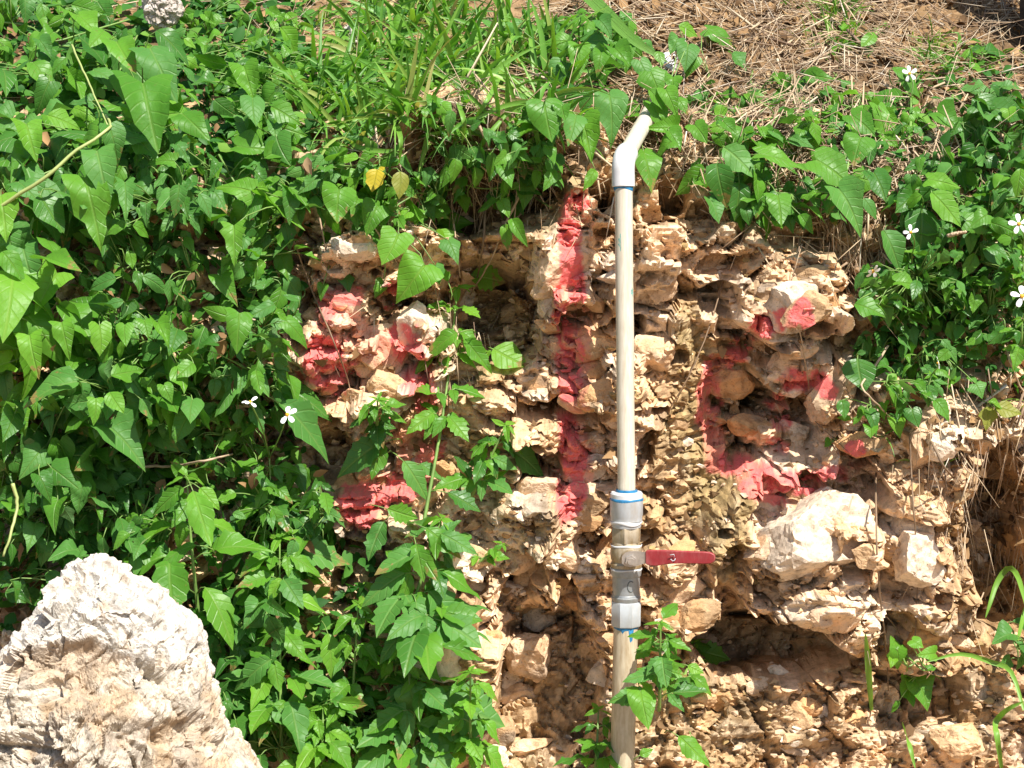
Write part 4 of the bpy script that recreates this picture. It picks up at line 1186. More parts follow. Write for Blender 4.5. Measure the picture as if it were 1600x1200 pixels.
V('vine leaves curling around the pipe elbow', [(1030, 190, 40, 40)], 4, ['heart'], (36, 50), (.03, .07), ['leaf'],
  [(1018, 160, 1044, 204, 'heart', 'leaf', .07, .9, .08), (1045, 205, 1062, 240, 'heart', 'leaf', .10, 1.1), (1005, 235, 1005, 305, 'heart', 'leaf', .07, 1.0), (1040, 140, 1055, 180, 'heart', 'leaf', .12), (1075, 70, 1065, 115, 'heart', 'leaf_blue', .09), (1060, 155, 1075, 180, 'heart', 'leaf', .09), (1016, 112, 1036, 158, 'heart', 'leaf', .10, 1.1, .06, .15), (1012, 138, 1044, 168, 'ovate', 'leaf', .14, .8, .06, .2), (1000, 95, 1015, 135, 'heart', 'leaf_blue', .12), (1052, 118, 1048, 155, 'heart', 'leaf', .14, 1.1, .1), (1060, 60, 1045, 90, 'heart', 'leaf_blue', .10), (1028, 80, 1030, 108, 'ovate', 'leaf', .12, .9, .1), (1030, 178, 1046, 196, 'ovate', 'leaf', .08, .6, .1)])

V('small-leaved creeper mixed into the grass at the top centre', [(700, 60, 190, 60), (620, 130, 120, 60)], 130, ['heart', 'ovate'], (26, 50), (.02, .10), ['leaf', 'leaf_blue', 'leaf_light'])
V('small-leaved creeper hanging over the lip under the grass', [(560, 235, 80, 30), (760, 225, 90, 35)], 62, ['ovate', 'heart'], (24, 48), (.02, .08), ['leaf', 'leaf_dark', 'leaf_blue'])
V('creeper trailing down the dark lip between grass and heart leaves', [(730, 285, 80, 38), (830, 250, 40, 30)], 34, ['heart', 'ovate'], (26, 50), (.05, .14), ['leaf', 'leaf', 'leaf_blue'])
V('creeper leaves spilling over the lip at the left of the rock', [(525, 285, 65, 45)], 36, ['ovate', 'heart'], (28, 52), (.03, .09), ['leaf', 'leaf_blue', 'leaf_light'])
V('creeper leaves hanging below the yellow leaf above the nine', [(650, 305, 70, 35)], 32, ['heart', 'ovate'], (28, 50), (.03, .09), ['leaf', 'leaf_blue', 'leaf_light'])
# right side creepers
V('scattered young creeper between the wide leaves and the straw', [(1200, 190, 110, 50), (1310, 180, 80, 40)], 64, ['heart', 'ovate'], (22, 46), (.01, .07), ['leaf', 'leaf_blue', 'leaf_light'])
V('creeper leaves dangling before the dark lip above the right rock', [(1220, 300, 110, 45)], 40, ['ovate', 'heart'], (26, 50), (.02, .07), ['leaf', 'leaf_dark', 'leaf_blue'])
V('wide-leaved creeper trailing right of the pipe over straw', [(1160, 245, 75, 45)], 14, ['heart', 'arrow'], (42, 70), (.03, .08), ['leaf', 'leaf_blue'],
  [(1130, 230, 1180, 275, 'lance', 'leaf_blue', .1, 1.5), (1185, 240, 1268, 246, 'arrow', 'leaf', .1, .6), (1120, 255, 1125, 320, 'ovate', 'leaf_dark', .1, 1.2), (1085, 195, 1110, 230, 'heart', 'leaf', .1), (1130, 190, 1150, 215, 'heart', 'leaf', .09), (1215, 305, 1220, 360, 'arrow', 'leaf', .09, 1.2), (1250, 335, 1265, 365, 'ovate', 'leaf', .09), (1155, 285, 1155, 340, 'ovate', 'leaf_dark', .07)])
V('pair of large overlapping heart leaves above the right rock', [(1315, 270, 30, 35)], 6, ['heart'], (36, 56), (.02, .06), ['leaf_dark', 'leaf'],
  [(1345, 215, 1330, 265, 'heart', 'leaf', .11, 1.2, .08), (1275, 250, 1335, 285, 'heart', 'leaf', .12, 1.2, .08), (1310, 295, 1350, 362, 'heart', 'leaf_blue', .12, .95, .08), (1365, 270, 1385, 320, 'heart', 'leaf_dark', .09), (1275, 300, 1250, 305, 'ovate', 'leaf_light', .1), (1350, 310, 1370, 340, 'ovate', 'leaf_blue', .1)])
V('creeper with a folded upright leaf on the straw slope', [(1370, 185, 60, 40)], 24, ['heart', 'ovate'], (30, 54), (.02, .07), ['leaf', 'leaf_blue', 'leaf_light'],
  [(1372, 165, 1385, 230, 'arrow', 'leaf', .09, .7), (1330, 180, 1370, 215, 'heart', 'leaf', .09), (1395, 105, 1435, 145, 'ovate', 'leaf', .08), (1420, 180, 1412, 205, 'heart', 'leaf_light', .08), (1465, 175, 1500, 205, 'heart', 'leaf', .08, 1.3), (1500, 215, 1550, 215, 'slim', 'leaf_blue', .08, 1.8)])
V('sparse creeper sprigs on the dry slope right of the pipe', [(1110, 150, 60, 30), (1280, 130, 50, 30), (1190, 140, 40, 30)], 30, ['heart', 'ovate'], (22, 42), (.01, .05), ['leaf', 'leaf_blue', 'leaf_dark'],
  [(1105, 45, 1165, 65, 'arrow', 'leaf', .06, .8), (1145, 85, 1160, 118, 'heart', 'leaf_blue', .05), (1215, 120, 1230, 140, 'heart', 'leaf', .05), (1260, 118, 1300, 130, 'heart', 'leaf', .05), (1060, 40, 1095, 48, 'ovate', 'leaf_light', .06), (1085, 90, 1070, 120, 'heart', 'leaf', .07)])
V('small plant sprouting from the straw near the top', [(1345, 55, 40, 35)], 16, ['ovate'], (20, 36), (.01, .05), ['leaf', 'leaf_light', 'leaf_dark'], [(1365, 50, 1350, 85, 'slim', 'leaf', .06, 2.2)])
V('low green sprigs by the dark trunk at top right', [(1500, 90, 60, 30)], 34, ['ovate', 'slim'], (20, 44), (.01, .06), ['leaf', 'leaf_blue', 'leaf_light'],
  [(1535, 85, 1530, 58, 'ovate', 'leaf', .08, 1.4), (1540, 82, 1582, 58, 'ovate', 'leaf_dark', .08, .9)])
V('shaded broad-leaved creeper at the right edge', [(1560, 200, 60, 70)], 52, ['heart', 'ovate'], (34, 62), (.03, .12), G4, [(1575, 170, 1580, 190, 'heart', 'leaf_light', .12, 1.6)])
V('creeper with pale pointed leaves in front of the daisies', [(1470, 300, 70, 60)], 42, ['ovate', 'heart'], (32, 60), (.02, .10), G1,
  [(1455, 300, 1500, 355, 'ovate', 'leaf_light', .12, .9), (1440, 305, 1408, 312, 'ovate', 'leaf_light', .12), (1450, 280, 1500, 292, 'arrow', 'leaf_light', .12, .9), (1440, 325, 1435, 395, 'ovate', 'leaf_dark', .09, 1.3), (1510, 345, 1560, 350, 'arrow', 'leaf', .12), (1380, 360, 1400, 420, 'ovate', 'leaf_blue', .11, 1.1)])
V('creeper at the right edge around the white daisies', [(1565, 350, 50, 80)], 60, ['ovate', 'heart'], (28, 52), (.03, .12), G1, [(1595, 260, 1590, 310, 'ovate', 'leaf', .14)])
V('bushy small-leaved creeper right of the orange rock', [(1440, 440, 90, 60)], 112, ['ovate', 'heart'], (22, 44), (.02, .12), G1,
  [(1335, 475, 1380, 498, 'ovate', 'leaf', .12, 1.1), (1400, 440, 1440, 440, 'heart', 'leaf', .11), (1395, 500, 1385, 480, 'ovate', 'leaf_light', .1)])
V('grey-green creeper below the right-hand daisies', [(1550, 480, 70, 60)], 84, ['ovate'], (24, 46), (.02, .10), G2)
V('trailing creeper draped over the shaded tan stone', [(1420, 560, 85, 50)], 66, ['ovate', 'heart'], (20, 40), (.02, .10), G2,
  [(1340, 560, 1340, 615, 'ovate', 'leaf_dark', .10, 1.4, .1), (1525, 600, 1535, 622, 'heart', 'leaf_blue', .11, 1.5), (1460, 625, 1482, 655, 'ovate', 'leaf', .1), (1435, 600, 1445, 618, 'heart', 'leaf', .09)])
V('heart-leaved trailer with a lime leaf at its tip', [(1390, 640, 50, 25)], 7, ['heart'], (26, 44), (.02, .07), ['leaf_dark', 'leaf'],
  [(1400, 655, 1403, 682, 'heart', 'leaf_light', .1, 1.3, .06), (1360, 665, 1362, 690, 'heart', 'leaf', .09, 1.3), (1315, 625, 1320, 655, 'ovate', 'leaf_dark', .08, 1.2), (1425, 640, 1430, 670, 'heart', 'leaf_dark', .08, 1.3), (1330, 655, 1310, 645, 'ovate', 'leaf', .07)])
V('yellowing three-leaved sprig under the creeper at right', [(1550, 640, 12, 10)], 0, ['ovate'], (20, 30), (.02, .04), ['leaf_olive'],
  [(1545, 635, 1542, 672, 'ovate', 'leaf_olive', .08, 1.1, .06), (1555, 635, 1595, 650, 'ovate', 'leaf_olive', .08, 1.0, .06), (1545, 628, 1568, 632, 'ovate', 'leaf_light', .08)], runners=1)
V('small sprig in the shadow beside the red spot', [(1300, 690, 14, 12)], 2, ['ovate'], (14, 22), (.02, .05), ['leaf_light', 'leaf'], runners=1)
V('drooping vine with bright leaves low on the right rock', [(1435, 1040, 40, 45)], 5, ['heart'], (26, 40), (.03, .08), ['leaf', 'leaf_light'],
  [(1430, 1060, 1450, 1105, 'heart', 'leaf', .1, 1.3, .06), (1395, 1030, 1392, 1045, 'heart', 'leaf_light', .1, 1.3), (1425, 1000, 1440, 1015, 'heart', 'leaf_light', .1, 1.5), (1415, 1070, 1425, 1105, 'ovate', 'leaf', .09), (1405, 1095, 1395, 1112, 'ovate', 'leaf', .09), (1450, 1045, 1465, 1040, 'heart', 'leaf', .1)])
V('creeper leaf cluster at the right edge low down', [(1585, 1000, 20, 30)], 6, ['ovate', 'heart'], (30, 44), (.04, .09), ['leaf_blue', 'leaf_dark'], [(1580, 990, 1545, 1008, 'heart', 'leaf_blue', .12, 1.2)])

# herbs on the right and by the pipe
H('herb growing against the pipe below the valve', (1030, 1110), (1032, 975), .14, .17, 4, 62, G1, flowers=(),
  heroes=[(1035, 970, 1055, 922, 'lance', 'leaf', .17, 1.2, .06), (1000, 1075, 1008, 1148, 'heart', 'leaf', .20, .85, .05), (990, 1090, 972, 1100, 'ovate', 'leaf_dark', .2), (1040, 990, 1060, 1025, 'lance', 'leaf', .18), (1015, 1062, 1052, 1060, 'ovate', 'leaf', .18), (1020, 1005, 990, 1030, 'lance', 'leaf', .18, 1.4)])
H('herb with three pointed leaves right of the pipe foot', (1060, 1080), (1085, 1005), .05, .08, 2, 44, G1,
  heroes=[(1085, 1010, 1110, 995, 'ovate', 'leaf', .09, 1.2), (1085, 1015, 1140, 1032, 'lance', 'leaf', .09, 1.3), (1075, 1040, 1098, 1055, 'ovate', 'leaf_light', .08), (1060, 1150, 1098, 1198, 'lance', 'leaf', .09, 1.1), (1080, 1150, 1085, 1165, 'ovate', 'leaf', .09), (1000, 1180, 1020, 1170, 'ovate', 'leaf', .1)])
H('dim herb in shade left of the pipe foot', (930, 1210), (935, 1110), .03, .06, 3, 54, ['leaf_dark', 'leaf'])
H('daisy herb with a flower above the right-hand creeper', (1420, 480), (1425, 395), .05, .11, 3, 44, G1, flowers=[(1423, 363, 14, (-.1, -1, .35))])
H('daisy herb with its flower against the dry leaves', (1400, 520), (1372, 440), .04, .09, 2, 36, G1, flowers=[(1364, 424, 16, (.4, -.7, -.2))])
H('daisy herb on the straw slope with one flower', (1420, 220), (1423, 150), .03, .07, 2, 34, G1, flowers=[(1421, 115, 15, (0, -1, .6))])
H('daisy herb with a flower cut by the right edge', (1595, 470), (1597, 390), .08, .14, 3, 44, G1, flowers=[(1592, 350, 19, (-.1, -1, .4))])
H('daisy herb at the right edge with the lower flower', (1590, 560), (1597, 500), .08, .13, 2, 40, G1, flowers=[(1597, 463, 19, (0, -1, .3))])
H('daisy herb with a drooping flower under the creeper', (1440, 620), (1455, 585), .04, .10, 2, 32, G2, flowers=[(1466, 567, 13, (.8, -.5, .3))])

# ---------------------------------------------------------------- ground cover too fine to count
LEFT_POLY = [(-20, -10), (480, -10), (500, 200), (470, 300), (480, 380), (450, 480), (440, 620), (500, 720), (520, 820), (600, 880), (560, 960), (560, 1210), (-20, 1210)]
RIGHT_POLY = [(1390, 130), (1610, 60), (1610, 600), (1500, 610), (1380, 590), (1350, 470), (1400, 380), (1380, 250)]
def sample(poly, n):
    xs = [p[0] for p in poly]; ys = [p[1] for p in poly]
    out = []
    while len(out) < n:
        x, y = RNG.uniform(min(xs), max(xs)), RNG.uniform(min(ys), max(ys))
        if inside(x, y, poly): out.append((x, y))
    return out
small = [((0, 0, 0), (.16, .12, .03), (.30, .35, .05), (.22, .65, .0), (0, 1, -.15), (-.22, .65, .0), (-.30, .35, .05), (-.16, .12, .03), (0, .4, -.03))]
sf = [(0, 1, 8), (1, 2, 8), (2, 3, 8), (3, 4, 8), (4, 5, 8), (5, 6, 8), (6, 7, 8), (7, 0, 8)]
def undergrowth(poly, n, size, thick, name, label):
    v, f = [], []
    for x, y in sample(poly, n):
        P = front(x, y, RNG.uniform(*thick))
        B3 = basis(tipdir(x, y, RNG.normal(0, 70), RNG.uniform(-.3, .4)), facing(x, y, .6))
        s = RNG.uniform(*size) * SC
        o = len(v)
        v += [P + B3 @ (Vector(q) * s) for q in small[0]]
        f += [tuple(i + o for i in t) for t in sf]
    o = link(name, pymesh(name, v, f, True), M['under'])
    tag(o, label, 'undergrowth', kind='stuff')
undergrowth(LEFT_POLY, 2300, (16, 38), (.0, .06), 'undergrowth', 'dense small green leaves deep in the creeper mass at left')
undergrowth([(-20, -20), (490, -20), (500, 190), (300, 260), (-20, 300)], 1300, (16, 40), (.0, .05), 'undergrowth', 'low bright small leaves carpeting the slope at top left')
undergrowth(RIGHT_POLY, 650, (14, 30), (.0, .06), 'undergrowth', 'dense small green leaves deep in the creepers at right')

def blade(Mh, P, d, n, L, w, curl, segs=6):
    side = d.cross(n).normalized()
    v, f = [], []
    p = P.copy(); dd = d.normalized()
    for i in range(segs + 1):
        t = i / segs
        ww = w * (1 - t ** 2.2) * (.6 + .8 * min(t * 3, .5)) + .0003
        v += [p - side * ww, p + n * ww * -.35, p + side * ww]
        dd = (dd + Vector((0, 0, -1)) * curl / segs + side * RNG.normal(0, .03)).normalized()
        p = p + dd * (L / segs)
        n = (side.cross(dd)).normalized() * (1 if side.cross(dd).dot(n) > 0 else -1)
    for i in range(segs):
        for k in (0, 1):
            a = i * 3 + k
            f.append((a, a + 1, a + 4, a + 3))
    Mh.add(v, f)

def grass_patch(ellipses, label, L=(.05, .16), w=(.0012, .0034), mat='grass'):
    g = Mesh()
    for cx, cy, rx, ry, n in ellipses:
        tufts = [(cx + RNG.normal(0, rx * .5), cy + RNG.normal(0, ry * .5)) for _ in range(max(3, n // 14))]
        for _ in range(n):
            tx, ty_ = tufts[RNG.integers(len(tufts))]
            x, y = tx + RNG.normal(0, 9), ty_ + RNG.normal(0, 7)
            P, nn = hit(x, y)
            d = Vector((RNG.normal(0, .65), RNG.normal(-.35, .4), RNG.uniform(.45, 1.1))).normalized()
            n_ = (Vector((RNG.normal(0, .4), -1, .4))).normalized()
            blade(g, P - nn * .003, d, n_, RNG.uniform(*L), RNG.uniform(*w), RNG.uniform(.2, 2.2))
    o = g.build('grass', M[mat]); tag(o, label, 'grass', kind='stuff')
grass_patch([(600, 110, 110, 70, 130), (700, 150, 120, 60, 140), (760, 70, 100, 60, 90), (560, 40, 90, 40, 60), (650, 20, 150, 30, 70), (540, 200, 60, 40, 40), (830, 130, 60, 60, 50), (660, 215, 130, 22, 130), (500, 120, 50, 60, 60), (830, 215, 60, 25, 50)],
            'long green grass hanging over the lip of the rock face', (.05, .17), (.0016, .0058))
grass_patch([(1310, 60, 40, 40, 120), (1480, 105, 70, 25, 110), (1440, 210, 90, 25, 60), (1300, 10, 150, 10, 60), (1560, 660, 50, 30, 20), (1420, 720, 60, 60, 20)], 'short sparse grass growing through the straw', (.02, .07), (.0008, .002))

def strewn(polys, label, name, mat, L, r, dens, lift=.012, flat=.18, hang=0):
    g = Mesh()
    for poly, n in polys:
        clumps = [(x, y, Vector(RNG.normal(0, 1, 3)), RNG.uniform(.5, 1.2)) for x, y in sample(poly, max(4, n // 22))]
        for _ in range(n):
            cx, cy, cd, cs_ = clumps[RNG.integers(len(clumps))]
            loose = RNG.random() < .35
            x, y = (cx + RNG.normal(0, 26), cy + RNG.normal(0, 16)) if not loose else (cx + RNG.normal(0, 90), cy + RNG.normal(0, 50))
            P, nn = hit(x, y)
            t = cd.normalized() + Vector(RNG.normal(0, .9 if loose else .38, 3)); t -= nn * t.dot(nn) * (1 - flat)
            if hang: t = t * (1 - hang) + Vector((0, -.1, -1)) * hang * 1.6
            t.normalize()
            l = RNG.uniform(*L) * (1 + (RNG.random() < .06) * 1.3)
            P = P + nn * abs(RNG.normal(0, lift)) + nn * .002
            b = Vector(RNG.normal(0, .14, 3)) * l
            k = RNG.uniform(*r) * cs_ * (1 + (RNG.random() < .06) * 1.2)
            g.tube([P - t * l * .5, P + b * .5, P + t * l * .5 + b], [k, k, k * .5], 3)
    o = g.build(name, M[mat]); tag(o, label, name.replace('_', ' '), kind='stuff')
TOPR = [(860, -90), (1700, -90), (1620, 260), (1450, 330), (1300, 330), (1100, 290), (980, 260), (880, 200)]
strewn([(TOPR, 5600), ([(480, 100), (900, 60), (900, 290), (480, 300)], 520), ([(0, -10), (900, -10), (900, 60), (0, 60)], 300)], 'dry straw lying on the slope above the rock', 'straw', 'straw', (.02, .095), (.0006, .0014), 1)
strewn([([(1290, 340), (1400, 380), (1380, 470), (1300, 420)], 220), ([(1480, 620), (1610, 600), (1610, 1000), (1500, 950), (1450, 760)], 330), ([(600, 230), (860, 230), (850, 320), (640, 330)], 320), ([(690, 420), (740, 420), (730, 620), (680, 620)], 60)],
       'thin dry stalks and roots hanging from the edge of the rock', 'dry_stalks', 'straw', (.03, .10), (.0005, .0012), 1, .012, .2, .55)

def litter(polys):
    v, f = [], []
    for poly, n in polys:
        for x, y in sample(poly, n):
            P, nn = hit(x, y)
            B3 = basis(Vector(RNG.normal(0, 1, 3)), (nn + Vector(RNG.normal(0, .45, 3))).normalized())
            s = RNG.uniform(.008, .034); c = RNG.uniform(-.6, .6)
            o = len(v)
            v += [P + nn * RNG.uniform(.002, .012) + B3 @ Vector((q[0] * s, q[1] * s, (q[2] + c * q[0] * q[0] * 3) * s)) for q in small[0]]
            f += [tuple(i + o for i in t) for t in sf]
    o = link('leaf_litter', pymesh('leaf_litter', v, f, True), M['litter']); tag(o, 'brown dead leaves scattered over slope and ledges', 'leaf litter', kind='stuff')
litter([(TOPR, 1900), (LEFT_POLY, 700), ([(480, 200), (900, 200), (900, 320), (480, 320)], 350), ([(1340, 350), (1610, 350), (1610, 1000), (1480, 900), (1400, 640)], 260), (ROCK_POLY, 160)])

v, f = [], []
for x, y in sample(LEFT_POLY, 110):
    P = front(x, y, RNG.uniform(.04, .13)); B3 = basis(tipdir(x, y, RNG.normal(0, 60)), facing(x, y, .8)); s_ = RNG.uniform(.014, .036); c_ = RNG.uniform(-1, 1)
    o_ = len(v); v += [P + B3 @ Vector((q[0] * s_, q[1] * s_, (q[2] + c_ * q[0] * q[0] * 4) * s_)) for q in small[0]]; f += [tuple(i + o_ for i in t) for t in sf]
o = link('leaf_litter', pymesh('leaf_litter', v, f, True), M['litter']); tag(o, 'withered brown leaves caught among the green creepers at left', 'leaf litter', kind='stuff')
# ---------------------------------------------------------------- single stems, roots and twigs
def twig(name, label, cat, pts, r, mat, group=None, side=()):
    P = [front(x, y, o) for x, y, o in pts]
    root = P[0]
    g = Mesh()
    q = spline(P, 18)
    q = [a + Vector(RNG.normal(0, r * .18, 3)) for a in q]
    g.tube(q, [r * (1 - .45 * i / len(q)) for i in range(len(q))], 6)
    for (i, px, py, o) in side:
        e = front(px, py, o)
        g.tube(spline([q[i], (q[i] + e) / 2 + Vector(RNG.normal(0, .004, 3)), e], 6), r * .5, 5)
    g.v = [Vector(a) - root for a in g.v]
    o = g.build(name, M[mat]); o.location = root
    tag(o, label, cat, group)
twig('vine_stem', 'long pale green vine stem arching up from the left edge', 'stem', [(-20, 335, .2), (60, 285, .21), (120, 235, .215), (170, 200, .21), (165, 180, .2)], .0034, 'stem_pale')
twig('vine_stem', 'thin brown stem dropping to the pale arching stem', 'stem', [(112, 70, .2), (130, 110, .21), (150, 155, .215), (168, 195, .21)], .002, 'stem_pale')
twig('dry_twig', 'pale dry twig lying in the leaves below the large smooth leaf', 'twig', [(215, 729, .15), (270, 728, .155), (320, 720, .15), (362, 710, .14)], .0026, 'twig')
twig('vine_stem', 'thin brown runner crossing the loop of the red nine', 'stem', [(455, 365, .08), (490, 460, .06), (520, 530, .04), (545, 600, .04), (550, 650, .03)], .0015, 'stem_brown')
twig('withered_vine', 'slender dry stem running down from the two-leaved shoot', 'stem', [(815, 300, .08), (790, 350, .06), (765, 410, .05), (735, 460, .05)], .0022, 'twig')
twig('withered_vine', 'dark dry stem beside the heart-leaved creeper', 'stem', [(760, 310, .06), (755, 380, .05), (745, 440, .04)], .002, 'stem_brown')
twig('dry_twig', 'bent grey twig in front of the shaded tan stone', 'twig', [(1388, 540, .1), (1365, 575, .11), (1346, 602, .12), (1365, 625, .11), (1390, 652, .1)], .002, 'twig')
twig('hanging_root', 'long thin root hanging down past the orange rock', 'root', [(1421, 680, .03), (1424, 740, .03), (1428, 800, .03), (1433, 900, .03), (1430, 1000, .03)], .0016, 'stem_brown')
twig('hanging_root', 'forked thin root hanging over the large lit rock', 'root', [(1368, 740, .03), (1370, 850, .03), (1376, 940, .03), (1385, 1010, .03), (1388, 1080, .03)], .0018, 'stem_brown', side=[(9, 1410, 930, .03), (12, 1350, 1000, .03), (10, 1405, 990, .03)])
twig('hanging_root', 'pale looping root at the right under the yellowing sprig', 'root', [(1575, 680, .05), (1570, 720, .06), (1545, 745, .06), (1515, 738, .05), (1500, 715, .04)], .0018, 'twig')
twig('withered_vine', 'long curved stem crossing the stones at right', 'stem', [(1455, 690, .05), (1480, 735, .06), (1520, 775, .06), (1560, 795, .05), (1605, 812, .05)], .002, 'stem_brown')
twig('dry_twig', 'bare forked twig at the right edge', 'twig', [(1570, 540, .06), (1580, 570, .07), (1592, 600, .07), (1612, 630, .06)], .002, 'twig', side=[(8, 1560, 590, .05), (5, 1600, 545, .06)])
twig('dry_twig', 'thin bare twig standing on the straw slope', 'twig', [(1296, 118, .02), (1298, 80, .03), (1300, 55, .03), (1285, 20, .02)], .0016, 'twig', side=[(9, 1330, 40, .03), (9, 1250, 90, .02)])
twig('dry_twig', 'long dry stalk leaning across the straw by the trunk', 'twig', [(1385, 42, .02), (1398, 15, .03), (1408, -12, .03)], .0014, 'twig')
twig('hanging_root', 'fine root hanging in front of the upper right rock', 'root', [(1232, 445, .02), (1250, 520, .03), (1262, 590, .03), (1268, 640, .02)], .0012, 'twig')
twig('withered_vine', 'thin dry stem slanting across the earthy band by the pipe', 'stem', [(1130, 440, .03), (1105, 520, .03), (1075, 590, .03), (1045, 640, .02)], .0014, 'stem_brown')
twig('dry_twig', 'short pale twig stub among the right-hand daisies', 'twig', [(1482, 368, .12), (1495, 365, .13), (1510, 362, .12)], .0035, 'twig')
twig('vine_stem', 'yellow-green vine stem looping at the left edge above the boulder', 'stem', [(20, 755, .18), (27, 790, .19), (18, 830, .19), (5, 870, .18)], .003, 'stem_pale')

# ---- arching grass stems at the lower right
RW = {True: .0042, False: .0032}
def tuft(label, blades):
    P0 = front(*blades[0][0])
    o = empty('grass_tuft', P0); tag(o, label, 'grass', 'single tall grass tufts')
    for b in blades:
        q = spline([front(*p) for p in b], 12)
        v, f = [], []
        for i, p in enumerate(q):
            t = (q[min(i + 1, 12)] - q[max(i - 1, 0)]).normalized()
            s = t.cross(FWD).normalized(); w = RW[b is blades[0]] * math.sin(math.pi * min(1, .12 + .88 * i / 12)) ** .7 + .0006
            v += [p - s * w - P0, p + FWD * w * .5 - P0, p + s * w - P0]
        for i in range(12):
            for k in (0, 1):
                a = i * 3 + k; f.append((a, a + 1, a + 4, a + 3))
        link('blade', pymesh('blade', v, f, True), M['grass'], o)
tuft('arching grass blades with a bend at the lower right edge', [[(1565, 1200, .08), (1558, 1150, .09), (1556, 1128, .1), (1575, 1108, .11), (1600, 1096, .11)], [(1600, 1110, .1), (1580, 1050, .1), (1550, 1035, .1), (1500, 1022, .1), (1445, 1035, .09)]])
tuft('thin grass blade curving over at the right edge beside dark hollow', [[(1605, 950, .1), (1590, 900, .11), (1575, 888, .11), (1558, 910, .1), (1548, 940, .1), (1540, 965, .09)], [(1590, 1000, .1), (1600, 960, .1), (1610, 930, .1)]])
tuft('slim upright grass stem among the low right stones', [[(1362, 1110, .03), (1358, 1060, .05), (1355, 1020, .05), (1352, 990, .05)], [(1410, 1130, .05), (1420, 1160, .06), (1430, 1200, .06)]])
tuft('broad grass blades arching over the lip above the yellow leaf', [[(560, 190, .03), (585, 176, .07), (612, 185, .09), (626, 215, .09), (624, 255, .08)], [(530, 200, .03), (570, 180, .07), (610, 172, .09), (650, 190, .09)],
      [(560, 150, .03), (600, 140, .06), (650, 120, .08), (672, 105, .09)], [(540, 215, .03), (560, 230, .06), (600, 236, .07), (632, 232, .07)]])
tuft('tall wide grass blades in the middle of the top edge', [[(690, 190, .03), (700, 120, .08), (690, 70, .10), (660, 20, .11)], [(720, 170, .03), (735, 110, .08), (745, 60, .10), (750, 10, .11)], [(740, 190, .03), (765, 150, .07), (785, 110, .10), (800, 70, .11), (795, 30, .11)],
      [(700, 170, .03), (650, 130, .08), (610, 100, .10), (575, 90, .10)], [(715, 160, .03), (725, 190, .07), (722, 225, .08)], [(650, 150, .03), (620, 90, .08), (612, 40, .1), (600, -10, .1)], [(745, 185, .04), (790, 165, .08), (830, 160, .09), (850, 172, .08)]])
tuft('drooping grass blades left of the heart-leaved vine', [[(800, 150, .03), (790, 100, .08), (805, 50, .11), (835, 20, .11)], [(790, 180, .03), (760, 215, .07), (738, 250, .08)], [(800, 170, .03), (830, 190, .07), (842, 230, .08), (838, 262, .07)], [(670, 200, .03), (662, 240, .06), (650, 290, .06)], [(690, 220, .03), (700, 260, .06), (690, 310, .06)]])
# a broad strap leaf lying along the vine behind the elbow
sl = [front(905, -20, .10), front(945, 18, .14), front(990, 62, .13), front(1045, 98, .08)]
q = spline(sl, 16); v, f = [], []
for i, p in enumerate(q):
    t = (q[min(i + 1, 16)] - q[max(i - 1, 0)]).normalized(); s = t.cross(FWD).normalized(); w = .012 * (1 - (i / 16) ** 2.5) + .0006
    v += [p - s * w - q[0], p + FWD * w * .4 - q[0], p + s * w - q[0]]
for i in range(16):
    for k in (0, 1):
        a = i * 3 + k; f.append((a, a + 1, a + 4, a + 3))
uv_ = [(k * .5, i / 16) for i in range(17) for k in range(3)]
o = link('strap_leaf', pymesh('strap_leaf', v, f, True, uv_), M['leaf_light']); o.location = q[0]
tag(o, 'broad light green strap leaf lying diagonally behind the pipe elbow', 'leaf')

# ---- pale stone, stake and trunk at the top
def free_stone(name, label, px, py, sx, sz, off, colr, seed, cat='stone'):
    rng = np.random.default_rng(seed)
    b = bmesh.new(); bmesh.ops.create_icosphere(b, subdivisions=5, radius=1.0)
    v = np.array([q.co[:] for q in b.verts]); f = [tuple(x.index for x in g.verts) for g in b.faces]; b.free()
    d = .28 * fbm(v + seed, 1.5, 3, seed) + .1 * fbm(v + seed, 5, 3, seed + 1, .6, True)
    f1, f2, cid, vec = voronoi(v + seed, 2.2, seed)
    d += .18 * (rnd(cid, 0) - .5) - .10 * smooth(.15, 0, f2 - f1)
    v = v * (1 + d)[:, None] * np.array([sx, (sx + sz) * .45, sz])
    m = pymesh(name, v, f)
    cc = lerp(np.tile(np.array(colr), (len(v), 1)), np.array([.30, .25, .2]), smooth(.1, .5, fbm(v, 50, 3, seed)) * .6)
    set_attr(m, 'Col', 'FLOAT_COLOR', np.concatenate([cc, np.ones((len(v), 1))], 1)); set_attr(m, 'paint', 'FLOAT', np.zeros(len(v)))
    o = link(name, m, M['boulder']); o.location = front(px, py, off)
    tag(o, label, cat)
free_stone('pale_stone', 'pale rough grey stone sticking out of the leaves at the top', 252, 12, .034, .036, .13, (.55, .50, .46), 11)
free_stone('pale_stone', 'small pale grey lump in the grass near the top', 552, 55, .018, .016, .05, (.5, .47, .42), 12)

P0, n0 = hit(905, 60); P1 = front(903, -20, .10); P0 = P0 + Vector((0, -.02, 0))
g = Mesh(); ax = (P1 - P0)
g.tube([P0 - ax * .3, P0, P0 + ax * .35, P0 + ax * .38], [.014, .014, .013, .010], 12)
g.v = [Vector(a) - P0 for a in g.v]
o = g.build('wooden_stake', plain_material('pale_wood', (.55, .45, .27), .7, 0, .3, 40, .3, (.25, .28, .1), .6)); o.location = P0
tag(o, 'stub of a cream stake half hidden by vine leaves at the top', 'stake')

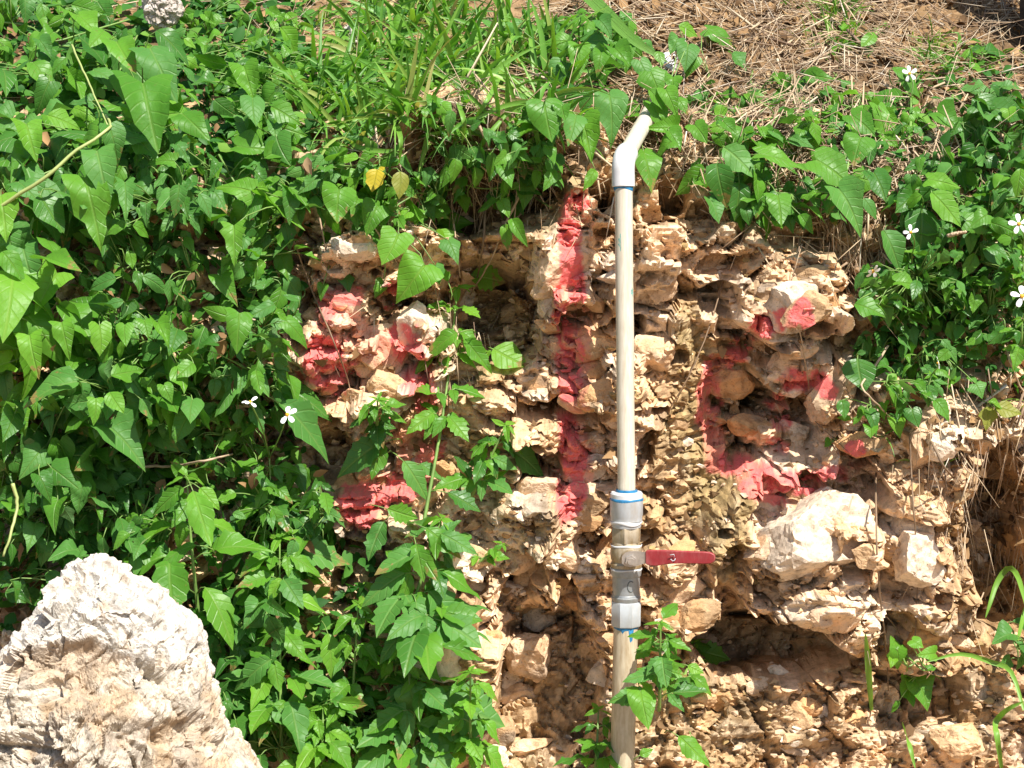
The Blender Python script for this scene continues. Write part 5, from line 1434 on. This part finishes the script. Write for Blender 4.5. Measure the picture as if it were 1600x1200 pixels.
P0, n0 = hit(1598, 100); P0 = P0 + Vector((.055, .06, -.06))
rows, sides_ = 60, 36
v, f = [], []
for i in range(rows):
    t = i / (rows - 1)
    r = .042 + .05 * max(0, .12 - t) ** 2 * 30 - .024 * t
    for k in range(sides_):
        a = 2 * math.pi * k / sides_
        rr = r * (1 + .14 * math.sin(a * 5 + t * 9 + math.sin(t * 24)) + .09 * math.sin(a * 11 - t * 37) + .08 * math.sin(t * 91 + 3 * math.sin(a * 2)))
        v.append((math.cos(a) * rr + .12 * t * t, math.sin(a) * rr + .1 * t * t, t * 2.4 - .08))
for i in range(rows - 1):
    for k in range(sides_):
        k2 = (k + 1) % sides_
        f.append((i * sides_ + k, i * sides_ + k2, (i + 1) * sides_ + k2, (i + 1) * sides_ + k))
f.append(tuple(range((rows - 1) * sides_, rows * sides_)))
tr_ = empty('sapling', P0); tag(tr_, 'dark sapling trunk cut by the top right corner', 'tree')
g = Mesh(); g.add([Vector(q) for q in v], f)
cv_, cf_ = [], []
for k in range(16):
    t = .5 + .5 * k / 15; a = k * 2.4
    b0 = Vector((.12 * t * t, .1 * t * t, t * 2.4 - .1))
    b1 = b0 + Vector((math.cos(a), math.sin(a), .55)) * RNG.uniform(.3, .55) * (1.25 - .5 * t)
    q = spline([b0, (b0 + b1) / 2 + Vector((0, 0, .05)), b1], 6)
    g.tube(q, [.011 * (1 - .75 * i / 6) for i in range(7)], 6)
    for _ in range(90):
        c_ = q[int(RNG.integers(2, 7))] + Vector(RNG.normal(0, .085, 3))
        B3 = basis(Vector(RNG.normal(0, 1, 3)) + Vector((0, 0, -.6)), Vector(RNG.normal(0, .6, 3)) + Vector((0, -.2, 1))); s_ = RNG.uniform(.035, .07)
        o_ = len(cv_); cv_ += [c_ + B3 @ (Vector(p_) * s_) for p_ in small[0]]; cf_ += [tuple(i + o_ for i in x_) for x_ in sf]
g.build('trunk', M['bark'], tr_)
tag(link('crown', pymesh('crown', cv_, cf_, True), M['under'], tr_), kind='stuff')
